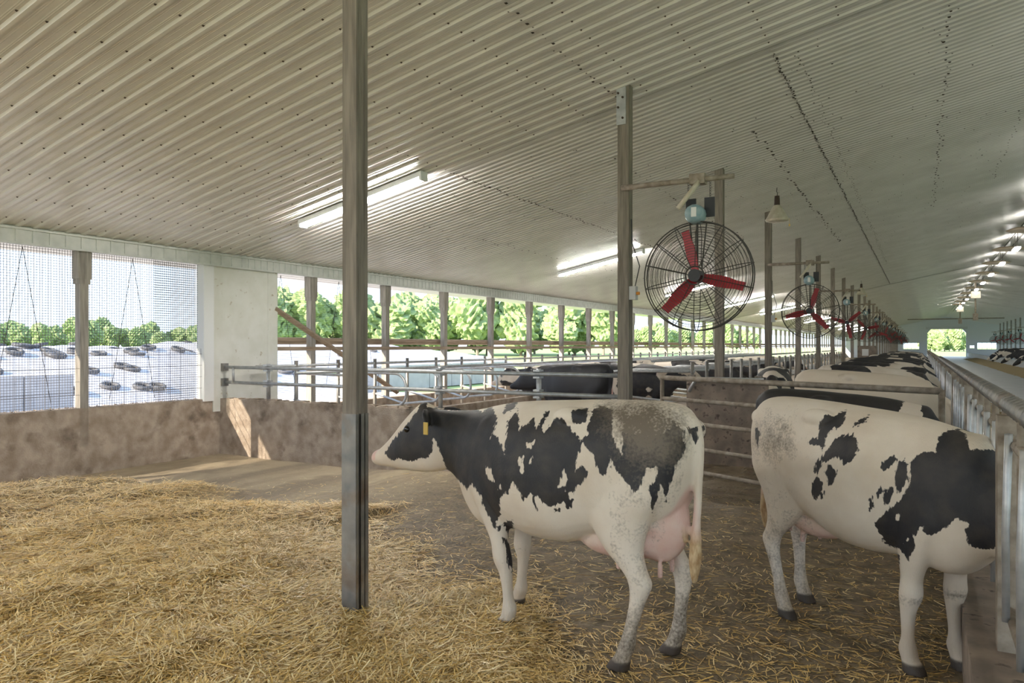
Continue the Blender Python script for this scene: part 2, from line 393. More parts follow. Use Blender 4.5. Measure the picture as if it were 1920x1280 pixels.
# ------------------------------------------------------------------ columns
colA = MB(); colA.box(-0.075, 0.075, -0.07, 0.07, -0.5, 5.0)
for s_ in (-1, 1): colA.box(-0.079, 0.079, s_*0.02-0.004+(-0.02 if s_<0 else 0.02), s_*0.02+0.004, -0.5, 5.0)
cm = colA.mesh('column', 'wood')
for i, y in enumerate(COLY):
    lab = ('square brown timber column standing in the golden straw bedding' if i == 0 else
           'brown timber column behind the cow facing the divider, bolted steel plate at its top' if i == 1 else 'brown timber column in the long row down the barn')
    t = thing('column', lab, 'column', (XC-0.03, y+0.07, 0), 0, None if i < 2 else 'timber columns in the row')
    if i == 0: t.scale = (0.8, 0.8, 1.0)
    o = link('shaft', cm, t); o.scale.z = (ceilz(XC)+0.02)/5.0
    if i == 0:
        mb = MB(); mb.box(-0.0755, -0.071, -0.0705, 0.0705, -0.2, 1.25); mb.box(-0.08, 0.08, -0.0745, -0.07, -0.2, 1.25); mb.box(0.0752, 0.079, -0.0745, 0.0745, -0.2, 1.25); mb.build('steel_sleeve', 'steel', t)
    if i in (1,):
        zt_ = ceilz(XC)
        mb = MB(); mb.box(-0.085, 0.04, -0.085, -0.07, zt_-0.5, zt_-0.02); mb.build('top_plate', 'galv', t)
        for (bx_, bz) in ((-0.06, -0.1), (-0.06, -0.28), (0.0, -0.16), (0.0, -0.42)):
            mb = MB(); mb.tube([(bx_, -0.10, zt_+bz), (bx_, -0.084, zt_+bz)], 0.014, 8); mb.build('bolt', 'screw', t)
    if i in (1, 3, 5):
        mb = MB(); mb.box(0.075, 0.16, -0.06, 0.03, 2.28, 2.45); q = mb.build('switch_box', 'box_grey', t)
        mb = MB(); mb.tube([(0.16, -0.02, 2.36), (0.20, -0.02, 2.36)], 0.02, 8); mb.build('switch_knob', 'orange', q)
        mb = MB(); mb.tube([(0.14, -0.02, 2.45), (0.20, -0.02, 2.7), (0.10, -0.02, 3.0), (0.09, -0.02, 3.3)], 0.007, 5); mb.build('cable', 'black', t)
# opposite column row
cm2 = MB(); cm2.box(-0.08, 0.08, -0.08, 0.08, -0.3, ceilz(10.0)); cm2 = cm2.mesh('column', 'steel')
for i in range(8, 26):
    tag(link('column', cm2, None, (10.0, COLY[i], 0)), 'slim grey column on the far side of the feed alley', 'column', 'columns across the feed alley')

# ------------------------------------------------------------------ fans
def make_fan():
    t = link('barn_fan', None)
    R = 0.64
    mb = MB()
    for yy_, rs_ in ((-0.13, [0.10+0.0315*k for k in range(18)]), (0.13, [0.14+0.05*k for k in range(11)])):
        for r in rs_:
            yb = yy_*(1.0 if r < 0.5 else (1-(r-0.5)/0.14*0.6))
            mb.tube([(r*math.cos(a), yb, r*math.sin(a)) for a in [2*PI*k/40 for k in range(40)]], 0.0035, 3, closed=True)
    for r, rr in ((R, 0.008),):
        for yb in (-0.05, 0.05): mb.tube([(r*math.cos(a), yb, r*math.sin(a)) for a in [2*PI*k/48 for k in range(48)]], rr, 5, closed=True)
    for k in range(14):
        a = 2*PI*k/14+0.2; c, s_ = math.cos(a), math.sin(a)
        mb.tube([(0.10*c, -0.135, 0.10*s_), (0.5*c, -0.135, 0.5*s_), (R*c, -0.05, R*s_), (R*1.03*c, 0, R*1.03*s_), (R*c, 0.05, R*s_), (0.5*c, 0.135, 0.5*s_), (0.14*c, 0.135, 0.14*s_)], 0.005, 4)
    mb.build('cage', 'wire', t)
    mb = MB(); mb.tube([(0, -0.16, 0), (0, 0.10, 0)], 0.075, 12); hub = mb.build('hub', 'black', t)
    mb = MB(); mb.tube([(0.11*math.cos(a), -0.145, 0.11*math.sin(a)) for a in [2*PI*k/20 for k in range(20)]], 0.008, 5, closed=True); mb.build('hub_ring', 'wire', hub)
    for k in range(3):
        a0 = math.radians(105+120*k); mb = MB(); v = []
        for i in range(6):
            r = 0.06+0.50*i/5; wd = 0.055+0.028*math.sin(PI*min(1, i/4)); tw = 0.75-0.35*i/5
            for (u_, th) in ((-wd, -0.006), (wd, -0.006), (wd, 0.006), (-wd, 0.006)):
                px_ = r; pt = u_*math.cos(tw)+th*math.sin(tw); pd = u_*math.sin(tw)-th*math.cos(tw)
                v.append((px_*math.cos(a0)-pt*math.sin(a0), -0.02+pd, px_*math.sin(a0)+pt*math.cos(a0)))
        f = []
        for i in range(5):
            for q in range(4): f.append((i*4+q, i*4+(q+1)%4, (i+1)*4+(q+1)%4, (i+1)*4+q))
        f += [(3,2,1,0), (20,21,22,23)]
        mb.add(v, f); mb.build('blade', 'red', t)
    mb = MB(); mb.tube([(0, -0.02, 0.08), (0, -0.02, 0.62)], 0.014, 6)
    for dx in (-0.10, 0.10): mb.tube([(dx*0.4, 0.02, 0.08), (dx, 0.02, 0.64)], 0.009, 5)
    mb.build('strut', 'wire', t)
    mb = MB(); mb.lathe([(0, -0.14), (0.09, -0.13), (0.115, -0.05), (0.115, 0.06), (0.09, 0.12), (0, 0.13)], 14)
    mb.v = [(p[0]-0.02, p[2]*1.1-0.02, p[1]+0.73) for p in mb.v]; mo = mb.build('motor', 'motor', t, True)
    mb = MB(); mb.box(-0.03, 0.03, -0.18, -0.17, 0.68, 0.79); mb.build('rating_plate', 'paper', mo)
    for dx in (-0.09, 0.13): 
        mb = MB(); mb.box(dx-0.06, dx+0.06, 0.03, 0.05, 0.70, 0.93); mb.build('mount_plate', 'black', t)
    for dx in (-0.12, 0.14):
        mb = MB()
        for q in range(8): mb.tube([(dx+0.008*math.cos(a), 0.03+0.004*math.sin(a)*(q%2), 0.93+0.03*q+0.018*math.sin(a)) for a in [2*PI*j/8 for j in range(8)]], 0.003, 3, closed=True)
        mb.build('chain', 'wire', t)
    mb = MB(); mb.tube([(-0.97, 0.05, 1.16), (0.42, 0.0, 1.14)], [0.035, 0.03], 10); ar = mb.build('arm_pipe', 'dirty_pipe', t, True)
    mb = MB(); mb.box(-0.09, 0.09, -0.045, 0.08, 1.09, 1.21); mb.build('collar', 'dirty_pipe', ar)
    mb = MB(); mb.tube([(0.02, -0.02, 1.12), (-0.20, -0.12, 0.80)], 0.03, 8); mb.build('brace', 'lampshade', ar, True)
    kids(t); return t
fan0 = make_fan()
flab = ['wire-caged barn fan with three red blades hung beside the plated timber column', 'wire-caged barn fan with red blades beyond the hanging bell lamp']
fi = 0
for i in range(1, 26, 2):
    f_ = fan0 if fi == 0 else copy_tree(fan0)
    f_.location = (XC+0.95, COLY[i]-0.12+0.0, 2.52); f_.rotation_euler = (0, (0, 0.6, 1.3, 0.3, 0.9)[fi % 5]*0, 0)
    if fi: 
        for ch in f_.children:
            if ch.name.startswith('blade') or ch.name.startswith('hub'): ch.rotation_euler = (0, 0.55*fi, 0)
    tag(f_, flab[fi] if fi < 2 else 'small red-bladed caged fan farther down the column row', 'fan', None if fi < 2 else 'fans down the column row'); fi += 1
for i in range(8, 26, 2):
    f_ = copy_tree(fan0); f_.location = (9.0, COLY[i], 2.5); f_.rotation_euler = (0, 0, PI); tag(f_, 'red-bladed caged fan across the feed alley', 'fan', 'fans across the feed alley')

# ------------------------------------------------------------------ lamps
def bell(loc, lab):
    t = thing('bell_lamp', lab, 'lamp', loc)
    mb = MB(); mb.lathe([(0.06, 0.30), (0.085, 0.28), (0.13, 0.20), (0.20, 0.06), (0.235, 0.0), (0.245, -0.01), (0.23, -0.012), (0.19, 0.05), (0.05, 0.26)], 28); mb.build('reflector', 'lampshade', t, True)
    mb = MB(); mb.lathe([(0.243, -0.005), (0.235, -0.035), (0.17, -0.055), (0.0, -0.06)], 28); mb.build('lens', 'lampshade', t, True)
    mb = MB(); mb.lathe([(0.0, 0.50), (0.05, 0.50), (0.055, 0.42), (0.06, 0.30), (0.0, 0.29)], 14); mb.build('ballast', 'screw', t, True)
    mb = MB(); mb.tube([(0, 0, 0.5), (0.01, 0, 0.56), (-0.01, 0, 0.60), (0, 0, ceilz(loc[0])-loc[2])], 0.008, 5); mb.build('hook_chain', 'wire', t)
    mb = MB(); mb.tube([(0.25, 0, 0.0), (0.25, 0, -0.12)], 0.003, 4); mb.tube([(0.25, 0, -0.12), (0.25, 0, -0.17)], 0.016, 6); mb.build('pull_cord', 'yellow', t)
p = atY(1457, 411, 16.2); bell((p.x, p.y, p.z), 'bell-shaped hanging lamp with a yellowed reflector near the timber columns')
p = atY(1615, 550, 41.5); bell((p.x, p.y, p.z), 'small distant bell lamp hanging farther down the column row')
# fluorescent strip lights on the slope
def strip():
    t = link('strip_light', None); x0, x1 = -9.05, -6.5
    def bx(dy, z0, z1, xa, xb):
        mb = MB(); v = []
        for xx in (xa, xb):
            for yy in (-dy, dy):
                for zz in (z0, z1): v.append((xx, yy, ceilz(xx)+zz))
        mb.add(v, [(0,1,3,2),(4,6,7,5),(0,4,5,1),(2,3,7,6),(0,2,6,4),(1,5,7,3)]); return mb
    bx(0.085, -0.10, -0.022, x0, x1).build('housing', 'white_trim', t)
    mb = MB()
    for dy in (-0.04, 0.04): mb.tube([(x0+0.05, dy, ceilz(x0+0.05)-0.125), (x1-0.05, dy, ceilz(x1-0.05)-0.125)], 0.022, 8)
    mb.build('tube', 'tube', t)
    for xx in (x0, x1-0.04): bx(0.085, -0.15, -0.10, xx, xx+0.04).build('end_cap', 'white_trim', t)
    kids(t); return t
s0 = strip()
for i in range(13):
    s_ = s0 if i == 0 else copy_tree(s0)
    s_.location = (0, 8.72+9.84*i if i < 12 else -1.12, 0)
    tag(s_, 'lit fluorescent strip light mounted where the ceiling ribs change' if i == 0 else 'lit fluorescent strip light in the row along the ceiling slope', 'light', None if i == 0 else 'strip lights along the slope')
# ridge: pads, lamps
padm = MB(); padm.lathe([(0.0, 0.10), (0.45, 0.08), (0.62, 0.02), (0.64, -0.02), (0.55, -0.05), (0.0, -0.05)], 8); padm = padm.mesh('ridge_pad', 'vent_pad')
lm = MB(); lm.box(-0.10, 0.10, -0.6, 0.6, -0.06, 0.0); lmm = lm.mesh('ridge_lamp', 'ridge_lamp')
for i in range(15):
    y = 1.9+6.2*i
    tag(link('ridge_vent', padm, None, (XR, y, ceilz(XR)-0.30)), 'flat octagonal pale pink vent plate under the roof ridge', 'vent', 'vent plates along the ridge')
    t = thing('ridge_lamp', 'bright linear lamp hanging under the roof ridge', 'light', (XR, y+3.2, ceilz(XR)-0.62), 0, 'lamps along the ridge')
    link('lamp_body', lmm, t)
    for yq in (-0.5, 0.5):
        mb = MB(); mb.tube([(0, yq, 0), (0, yq, 0.62)], 0.012, 4); mb.build('hanger', 'wire', t)
mb = MB()
for dx in (-0.15, 0.15): mb.tube([(XR+dx, 10, ceilz(XR)-0.16), (XR+dx, 110, ceilz(XR)-0.16)], 0.02, 4)
tag(mb.build('ridge_cable', 'wire'), 'pair of dark cables running under the roof ridge', 'cable')
for (y, zl) in ((62, 2.6), (86.0, 2.2)):
    t = thing('drop_tube', 'thin drop tube with a box hanging from the ridge', 'tube', (XR, y, 0), 0, 'drop tubes under the ridge')
    mb = MB(); mb.tube([(0,0,ceilz(XR)), (0,0,ceilz(XR)-zl)], 0.07, 6); mb.build('tube', 'dirty_pipe', t)
    mb = MB(); mb.box(-0.3, 0.3, -0.3, 0.3, ceilz(XR)-1.2, ceilz(XR)-0.7); mb.build('drive_box', 'lampshade', t)
    mb = MB(); mb.box(-0.16, 0.16, -0.16, 0.16, ceilz(XR)-zl-0.2, ceilz(XR)-zl+0.3); mb.build('outlet', 'dirty_pipe', t)
mb = MB(); mb.tube([(-1.5, 100, 4.9), (8.3, 100, 4.9)], 0.06, 5); tag(mb.build('cross_pipe', 'dirty_pipe'), 'long thin cross pipe spanning in front of the end wall', 'pipe')

# ------------------------------------------------------------------ end wall with door
WE = struct(link('wall_end', None))
dx0, dx1, dzt = 0.8, 6.1, 4.35
def poly(mb, pts, y0, y1, mi=0):
    n_ = len(pts); v = [(p[0], y0, p[1]) for p in pts]+[(p[0], y1, p[1]) for p in pts]
    f = [tuple(range(n_)), tuple(range(2*n_-1, n_-1, -1))]+[(i, i+n_, (i+1) % n_+n_, (i+1) % n_) for i in range(n_)]
    mb.add(v, f, mi)
wins = [(-2.6, -0.35, 1.15, 2.15), (7.6, 10.1, 1.15, 2.15), (6.6, 7.2, 1.3, 1.75)]
mb = MB()
poly(mb, [(XW, 4.35), (18, 4.35), (18, ceilz(18)), (XR, ceilz(XR)), (XW, ceilz(XW))] if False else [(XW, dzt), (18, dzt), (18, 3.4), (XW, 3.4)], YEND, YEND+0.2)
poly(mb, [(XW, dzt), (18, dzt), (11, ceilz(11)), (XR, ceilz(XR)+0.1), (-5, ceilz(-5))], YEND, YEND+0.2)
for (xa, xb, za, zb) in ((XW, -2.6, -0.3, 3.4), (-2.6, -0.35, -0.3, 1.15), (-2.6, -0.35, 2.15, 3.4), (-0.35, dx0, -0.3, 3.4), (dx1, 6.6, -0.3, 3.4), (6.6, 7.2, -0.3, 1.3), (6.6, 7.2, 1.75, 3.4), (7.2, 7.6, -0.3, 3.4), (7.6, 10.1, -0.3, 1.15), (7.6, 10.1, 2.15, 3.4), (10.1, 18, -0.3, 3.4)):
    mb.box(xa, xb, YEND, YEND+0.2, za, zb)
# fill above door between 3.4 and top is covered by the band; cut corners of the door
mb2 = MB(); poly(mb2, [(dx0, 3.75), (dx0+0.5, dzt), (dx0, dzt)], YEND-0.02, YEND+0.2); poly(mb2, [(dx1, 3.75), (dx1, dzt), (dx1-0.5, dzt)], YEND-0.02, YEND+0.2)
# band 3.4..dzt must leave the door open: rebuild as two boxes
mb.v = mb.v[8:]; mb.f = [tuple(i-8 for i in f) for f in mb.f[6:]]; mb.mi = mb.mi[6:]
mb.box(XW, dx0, YEND, YEND+0.2, 3.4, dzt); mb.box(dx1, 18, YEND, YEND+0.2, 3.4, dzt)
mb.build('end_cladding', 'white_wall', WE); mb2.build('door_corner', 'white_wall', WE)
mb = MB(); mb.box(dx0-0.2, dx1+0.2, YEND-0.25, YEND-0.05, dzt, dzt+0.35); mb.build('door_roll', 'galv', WE)
for (xa, xb, za, zb) in wins:
    mb = MB(); mb.box(xa, xb, YEND+0.08, YEND+0.1, za, zb)
    # frame only: leave daylight
    mb = MB()
    for q in range(1, 4): mb.box(xa+(xb-xa)*q/4-0.02, xa+(xb-xa)*q/4+0.02, YEND+0.05, YEND+0.1, za, zb)
    mb.build('window_bars', 'white_trim', WE)

# ------------------------------------------------------------------ outside
mb = MB(); mb.box(-900, 900, -300, 900, -0.9, -0.5); struct(mb.build('ground', 'grass'))
mb = MB(); mb.box(-60, -11.46, -30, 26, -0.6, -0.42); struct(mb.build('pavement', 'apron'))
# silage bunker: block wall, covered pile with tyres
wallb = thing('bunker_wall', 'pale concrete block wall of the silage bunker outside the screens', 'wall', (0,0,0))
for q in range(6):
    for r in range(2):
        mb = MB(); mb.box(-24.6, -23.9, 4.2+q*1.5, 5.66+q*1.5, -0.45+r*0.62, 0.16+r*0.62); mb.build('block', 'bunker', wallb)
for q in range(7):
    mb = MB(); mb.box(-22.6, -22.0, 24+q*2.0, 25.95+q*2.0, -0.45, 0.75); 
    tag(mb.build('concrete_block', 'bunker'), 'big pale concrete block standing beyond the open wall bays', 'block', 'concrete blocks outside')
def pile(name, x0, x1, y0, y1, h, lab, seed):
    rng = np.random.RandomState(seed); nx, ny = 24, 40
    def zf(X, Y):
        u = (X-x0)/(x1-x0); v = (Y-y0)/(y1-y0)
        e = np.clip(np.minimum(np.minimum(u, 1-u)*3.0, np.minimum(v, 1-v)*3.5), 0, 1)
        return -0.45+h*e**0.7*(0.9+0.1*np.sin(X*1.3+seed)*np.sin(Y*0.9))
    me = grid_mesh(name, np.linspace(x0, x1, nx), np.linspace(y0, y1, ny), 'plastic_cover', zf)
    o = link(name, me); tag(o, lab, 'silage pile'); return zf
z1 = pile('silage_pile', -52, -25, 5, 30, 2.2, 'silage pile under white plastic weighted with tyres behind the block wall', 1)
z2 = pile('silage_pile', -75, -42, 32, 75, 2.7, 'long low silage pile under pale plastic in front of the wood', 2)
tm = MB(); tm.tube([(0.29*math.cos(a), 0.29*math.sin(a), 0.075) for a in [2*PI*k/14 for k in range(14)]], 0.08, 6, closed=True); tm = tm.mesh('tyre', 'tyre', True)
rng = np.random.RandomState(3)
for q in range(190):
    zf, (xa, xb, ya, yb) = ((z1, (-50, -25.6, 6, 29)) if q < 150 else (z2, (-70, -43, 34, 72)))
    x, y = rng.uniform(xa, xb), rng.uniform(ya, yb); e = 0.3
    nrm = Vector((-(zf(x+e, y)-zf(x-e, y))/(2*e), -(zf(x, y+e)-zf(x, y-e))/(2*e), 1)).normalized()
    o = link('tyre', tm, None, (x, y, float(zf(x, y))+0.02)); o.rotation_euler = nrm.to_track_quat('Z', 'Y').to_euler()
    tag(o, 'old black tyre weighing down the white silage cover', 'tyre', 'tyres on the silage covers')
# trees
def tree_mesh(seed, H, R):
    rng = np.random.RandomState(seed); bm = bmesh.new()
    for q in range(9):
        r = R*rng.uniform(0.42, 0.7); a = rng.uniform(0, 2*PI); d = R*rng.uniform(0, 0.55); z = H*rng.uniform(0.28, 0.85)
        ret = bmesh.ops.create_icosphere(bm, subdivisions=4, radius=r, matrix=Matrix.Translation((d*math.cos(a), d*math.sin(a), z)))
        for v in ret['verts']:
            c = Vector((d*math.cos(a), d*math.sin(a), z)); n_ = (v.co-c).normalized()
            v.co += n_*r*(0.16*math.sin(v.co.x*2.3+seed)*math.sin(v.co.z*2.1)+0.14*math.sin(v.co.y*4.9+v.co.z*3.7)+rng.uniform(-0.10, 0.13))
    me = bpy.data.meshes.new('crown'); bm.to_mesh(me); bm.free(); me.materials.append(MATS['leaf']); return me
TM = [tree_mesh(s_, 13, 5.0) for s_ in (1, 2, 3)]
tk = MB(); tk.tube([(0,0,-0.5), (0.1,0,4), (0,0.1,9)], [0.35, 0.25, 0.1], 7); tkm = tk.mesh('trunk', 'trunk')
def tree(x, y, s_, k, lab, grp):
    t = thing('tree', lab, 'tree', (x, y, -0.5), random.uniform(0, 6), grp); t.scale = (s_, s_, s_*random.uniform(0.85, 1.15))
    link('crown', TM[k % 3], t); link('trunk', tkm, t)
k = 0
for row, dist in ((0, 150), (1, 162), (2, 174), (3, 186)):
    for px_ in np.arange(505+20*row, 1150, 78 if row < 2 else 88):
        d = ray(px_+random.uniform(-8, 8), 648); s_ = dist/d.y*(0.80 if True else 1); s_ = dist
        v = Vector((d.x, d.y, 0)).normalized()*dist*random.uniform(0.99, 1.01)
        tree(v.x, v.y, random.uniform(0.85, 1.05), k, 'bright green tree in the wood beyond the silage piles', 'trees of the wood'); k += 1
for px_ in np.arange(-30, 520, 22):
    d = ray(px_, 648); v = Vector((d.x, d.y, 0)).normalized()*260*random.uniform(0.95, 1.05)
    tree(v.x, v.y, random.uniform(0.55, 0.75), k, 'distant tree in the low hedge line beyond the silage pile', 'distant hedge trees'); k += 1
for px_ in np.arange(1160, 1420, 17):
    d = ray(px_, 648); v = Vector((d.x, d.y, 0)).normalized()*480*random.uniform(0.95, 1.05)
    tree(v.x, v.y, random.uniform(0.8, 1.2), k, 'far tree on the horizon across the open field', 'far field trees'); k += 1
for px_ in np.arange(1735, 1815, 9):
    d = ray(px_, 648); v = Vector((d.x, d.y, 0)).normalized()*330*random.uniform(0.95, 1.05)
    tree(v.x, v.y, random.uniform(0.5, 0.8), k, 'tree seen through the end door across the field', 'trees beyond the end door'); k += 1

# ------------------------------------------------------------------ freestalls
def loop_mesh(xa, xb):
    mb = MB(); s_ = 1 if xb > xa else -1; P = []
    P += [(xa, 0, 1.15), (xb-s_*0.35, 0, 1.13)]
    for k_ in range(1, 6):
        a = PI/2*k_/6; P.append((xb-s_*0.35+s_*0.3*math.sin(a), 0, 0.83+0.3*math.cos(a)))
    P += [(xb-s_*0.05, 0, 0.72)]
    for k_ in range(1, 6):
        a = PI/2*k_/6; P.append((xb-s_*0.3+s_*0.25*math.cos(a), 0, 0.72-0.25*math.sin(a)))
    P += [(xb-s_*0.6, 0, 0.45), (xa+s_*0.9, 0, 0.40), (xa, 0, 0.62)]
    mb.tube(P, 0.028, 8); return mb.mesh('stall_loop', 'galv', True)
lmA = loop_mesh(-11.0, -9.05); pmA = MB(); pmA.tube([(-10.95, 0, -0.2), (-10.95, 0, 1.40)], 0.04, 8); pmA = pmA.mesh('stall_post', 'steel', True)
lmB = loop_mesh(-4.2, -6.3); pmB = MB(); pmB.tube([(-4.25, 0, -0.2), (-4.25, 0, 1.35)], 0.04, 8); pmB = pmB.mesh('stall_post', 'steel', True)
for i in range(34):
    y = 10.4+1.2*i
    t = thing('freestall_divider', 'bent galvanised stall loop against the open side wall', 'stall divider', (0, y, 0), 0, 'stall loops along the side wall')
    link('loop', lmA, t); link('stall_post', pmA, t)
    if y > 15:
        t = thing('freestall_divider', 'bent galvanised stall loop beside the column row', 'stall divider', (0, y, 0), 0, 'stall loops along the column row')
        link('loop', lmB, t); link('stall_post', pmB, t)
mb = MB(); mb.tube([(-9.9, 9.4, 1.20), (-9.9, 52, 1.20)], 0.03, 8); mb.tube([(-10.95, 9.4, 1.30), (-10.95, 52, 1.30)], 0.03, 8)
tag(mb.build('neck_rail', 'galv', None, True), 'long galvanised neck rails over the stalls by the side wall', 'rail')
mb = MB(); mb.tube([(-4.9, 14.5, 1.38), (-4.9, 52, 1.38)], 0.03, 8); tag(mb.build('neck_rail', 'galv', None, True), 'long galvanised neck rail over the stalls by the columns', 'rail')
mb = MB(); mb.box(-11.2, -9.0, 9.0, 60, -0.5, -0.02); mb.box(-9.0, -8.82, 9.0, 60, -0.5, 0.40); struct(mb.build('trim_1', 'concrete'))
mb = MB(); mb.box(-6.3, -3.45, 14.4, 60, -0.5, 0.02); mb.box(-3.45, -3.05, 11.2, 60, -0.5, 0.30); struct(mb.build('trim_2', 'concrete'))
# dark spotted panel, slanted boards by the third column
t = thing('barrier_panel', 'brown stained solid barrier panel behind the pipe gate', 'panel', (0,0,0))
mb = MB(); mb.box(-3.15, -1.95, 10.95, 11.01, -0.1, 1.19); mb.build('board', 'rubber_panel', t)
mb = MB(); mb.tube([(-3.1, 10.9, 1.0), (-3.0, 10.9, 1.17), (-2.8, 10.9, 1.2), (-2.0, 10.9, 1.2)], 0.03, 8); mb.build('top_pipe', 'galv', t, True)
for x in (-3.1, -2.1):
    mb = MB(); mb.box(x-0.05, x+0.05, 11.01, 11.11, -0.2, 1.25); mb.build('panel_post', 'wood', t)

# ------------------------------------------------------------------ pipe gate
gA = Vector((-3.15, 9.75, 0)); gB = Vector((0.17, 8.15, 0))
gate = thing('pipe_gate', 'long dirty five-bar pipe gate behind the feeding cow', 'gate', (0,0,0))
for z in (1.255, 0.967, 0.66, 0.33, 0.03):
    mb = MB(); mb.tube([gA+Vector((0,0,z)), gB+Vector((0,0,z))], 0.034 if z > 1.2 else 0.027, 8); mb.build('bar', 'dirty_pipe', gate, True)
for f_ in (0.0, 1.0):
    p = gA.lerp(gB, f_); mb = MB(); mb.tube([p+Vector((0,0,-0.15)), p+Vector((0,0,1.27))], 0.03, 8); mb.build('upright', 'dirty_pipe', gate, True)

# ------------------------------------------------------------------ headlocks along the feed alley
XH = 0.37
mb = MB(); mb.box(0.20, 0.46, YB, 70, -0.5, 0.22); struct(mb.build('trim_3', 'rubber_panel'))
rg = MB(); rg.tube([(0.032*math.cos(a), 0, 0.032*math.sin(a)) for a in [2*PI*j/8 for j in range(8)]], 0.016, 4, closed=True); RINGM = rg.mesh('latch_ring', 'steel', True)
def headlock(y0, L, lab, detail):
    L_ = L; L = L-0.07
    t = thing('headlock_panel', lab, 'headlocks', (0,0,0), 0, None if detail == 2 else 'headlock panels along the feed alley')
    mb = MB(); mb.box(XH-0.05, XH+0.05, y0-0.06, y0+0.06, 0.2, 1.36); mb.build('post', 'dirty_pipe', t)
    mb = MB(); mb.tube([(XH, y0, 1.42), (XH, y0+L, 1.42)], 0.022, 8); mb.build('top_pipe', 'dirty_pipe', t, True)
    mb = MB(); mb.tube([(XH, y0, 1.25), (XH, y0+L, 1.25)], 0.025, 8); mb.build('lock_pipe', 'dirty_pipe', t, True)
    mb = MB(); mb.tube([(XH, y0, 0.42), (XH, y0+L, 0.42)], 0.025, 8); mb.build('bottom_pipe', 'dirty_pipe', t, True)
    nslot = 5
    for k_ in range(nslot):
        y = y0+(k_+0.5)*L/nslot
        mb = MB(); mb.tube([(XH, y-0.16, 0.42), (XH, y-0.16, 1.42)], 0.02, 6); mb.build('stanchion', 'dirty_pipe', t, True)
        mb = MB(); mb.tube([(XH-0.03, y+0.14, 0.42), (XH-0.03, y+0.16, 0.85), (XH-0.03, y+0.02, 1.30)], 0.018, 6); mb.build('locking_bar', 'galv', t, True)
        if detail:
            for q in range(5): link('latch_ring', RINGM, t, (XH, y-0.2+q*0.12, 1.42))
headlock(4.25, 3.0, 'rusty headlock panel with thick steel post beside the feeding cow', 2)
headlock(7.25, 3.0, 'headlock panel with latch rings next to the gate end', 2)
headlock(1.25, 3.0, 'headlock panel where the patchy feeding cow puts its head through', 2)
for i in range(16): headlock(10.25+3.0*i, 3.0, 'headlock panel in the long line beside the feed alley', 1 if i < 3 else 0)
# feed on the bunk side, opposite wall
me = grid_mesh('feed', np.arange(0.46, 1.9, 0.08), np.arange(-1, 40, 0.15), 'feed', lambda X, Y: 0.0+0.22*np.clip(1-(X-0.46)/1.4, 0, 1)**1.2+0.03*lump(X*3, Y*2))
o = stuff(link('feed_ration', me)); tag(o, 'chopped brown feed heaped along the bunk', 'feed')
mb = MB(); mb.box(6.2, 6.42, YB, YEND, -0.3, 0.60); struct(mb.build('wall_feed', 'bunk_wall'))
me = grid_mesh('feed', np.arange(4.6, 6.15, 0.19), np.arange(20, 110, 1.0), 'feed', lambda X, Y: 0.0+0.18*np.clip((X-4.6)/1.6, 0, 1)+0.03*lump(X*3, Y*2))
o = stuff(link('feed_ration', me)); tag(o, 'feed strewn along the far side of the alley', 'feed')
t = thing('control_cabinet', 'brown cabinet with a white notice on a column', 'cabinet', (XC+0.15, COLY[9]-0.1, 0))
mb = MB(); mb.box(-0.25, 0.75, -0.1, 0.1, 0.5, 1.7); mb.build('cabinet_body', 'rubber_panel', t)
mb = MB(); mb.box(0.0, 0.35, -0.12, -0.1, 1.1, 1.5); mb.build('notice', 'paper', t)

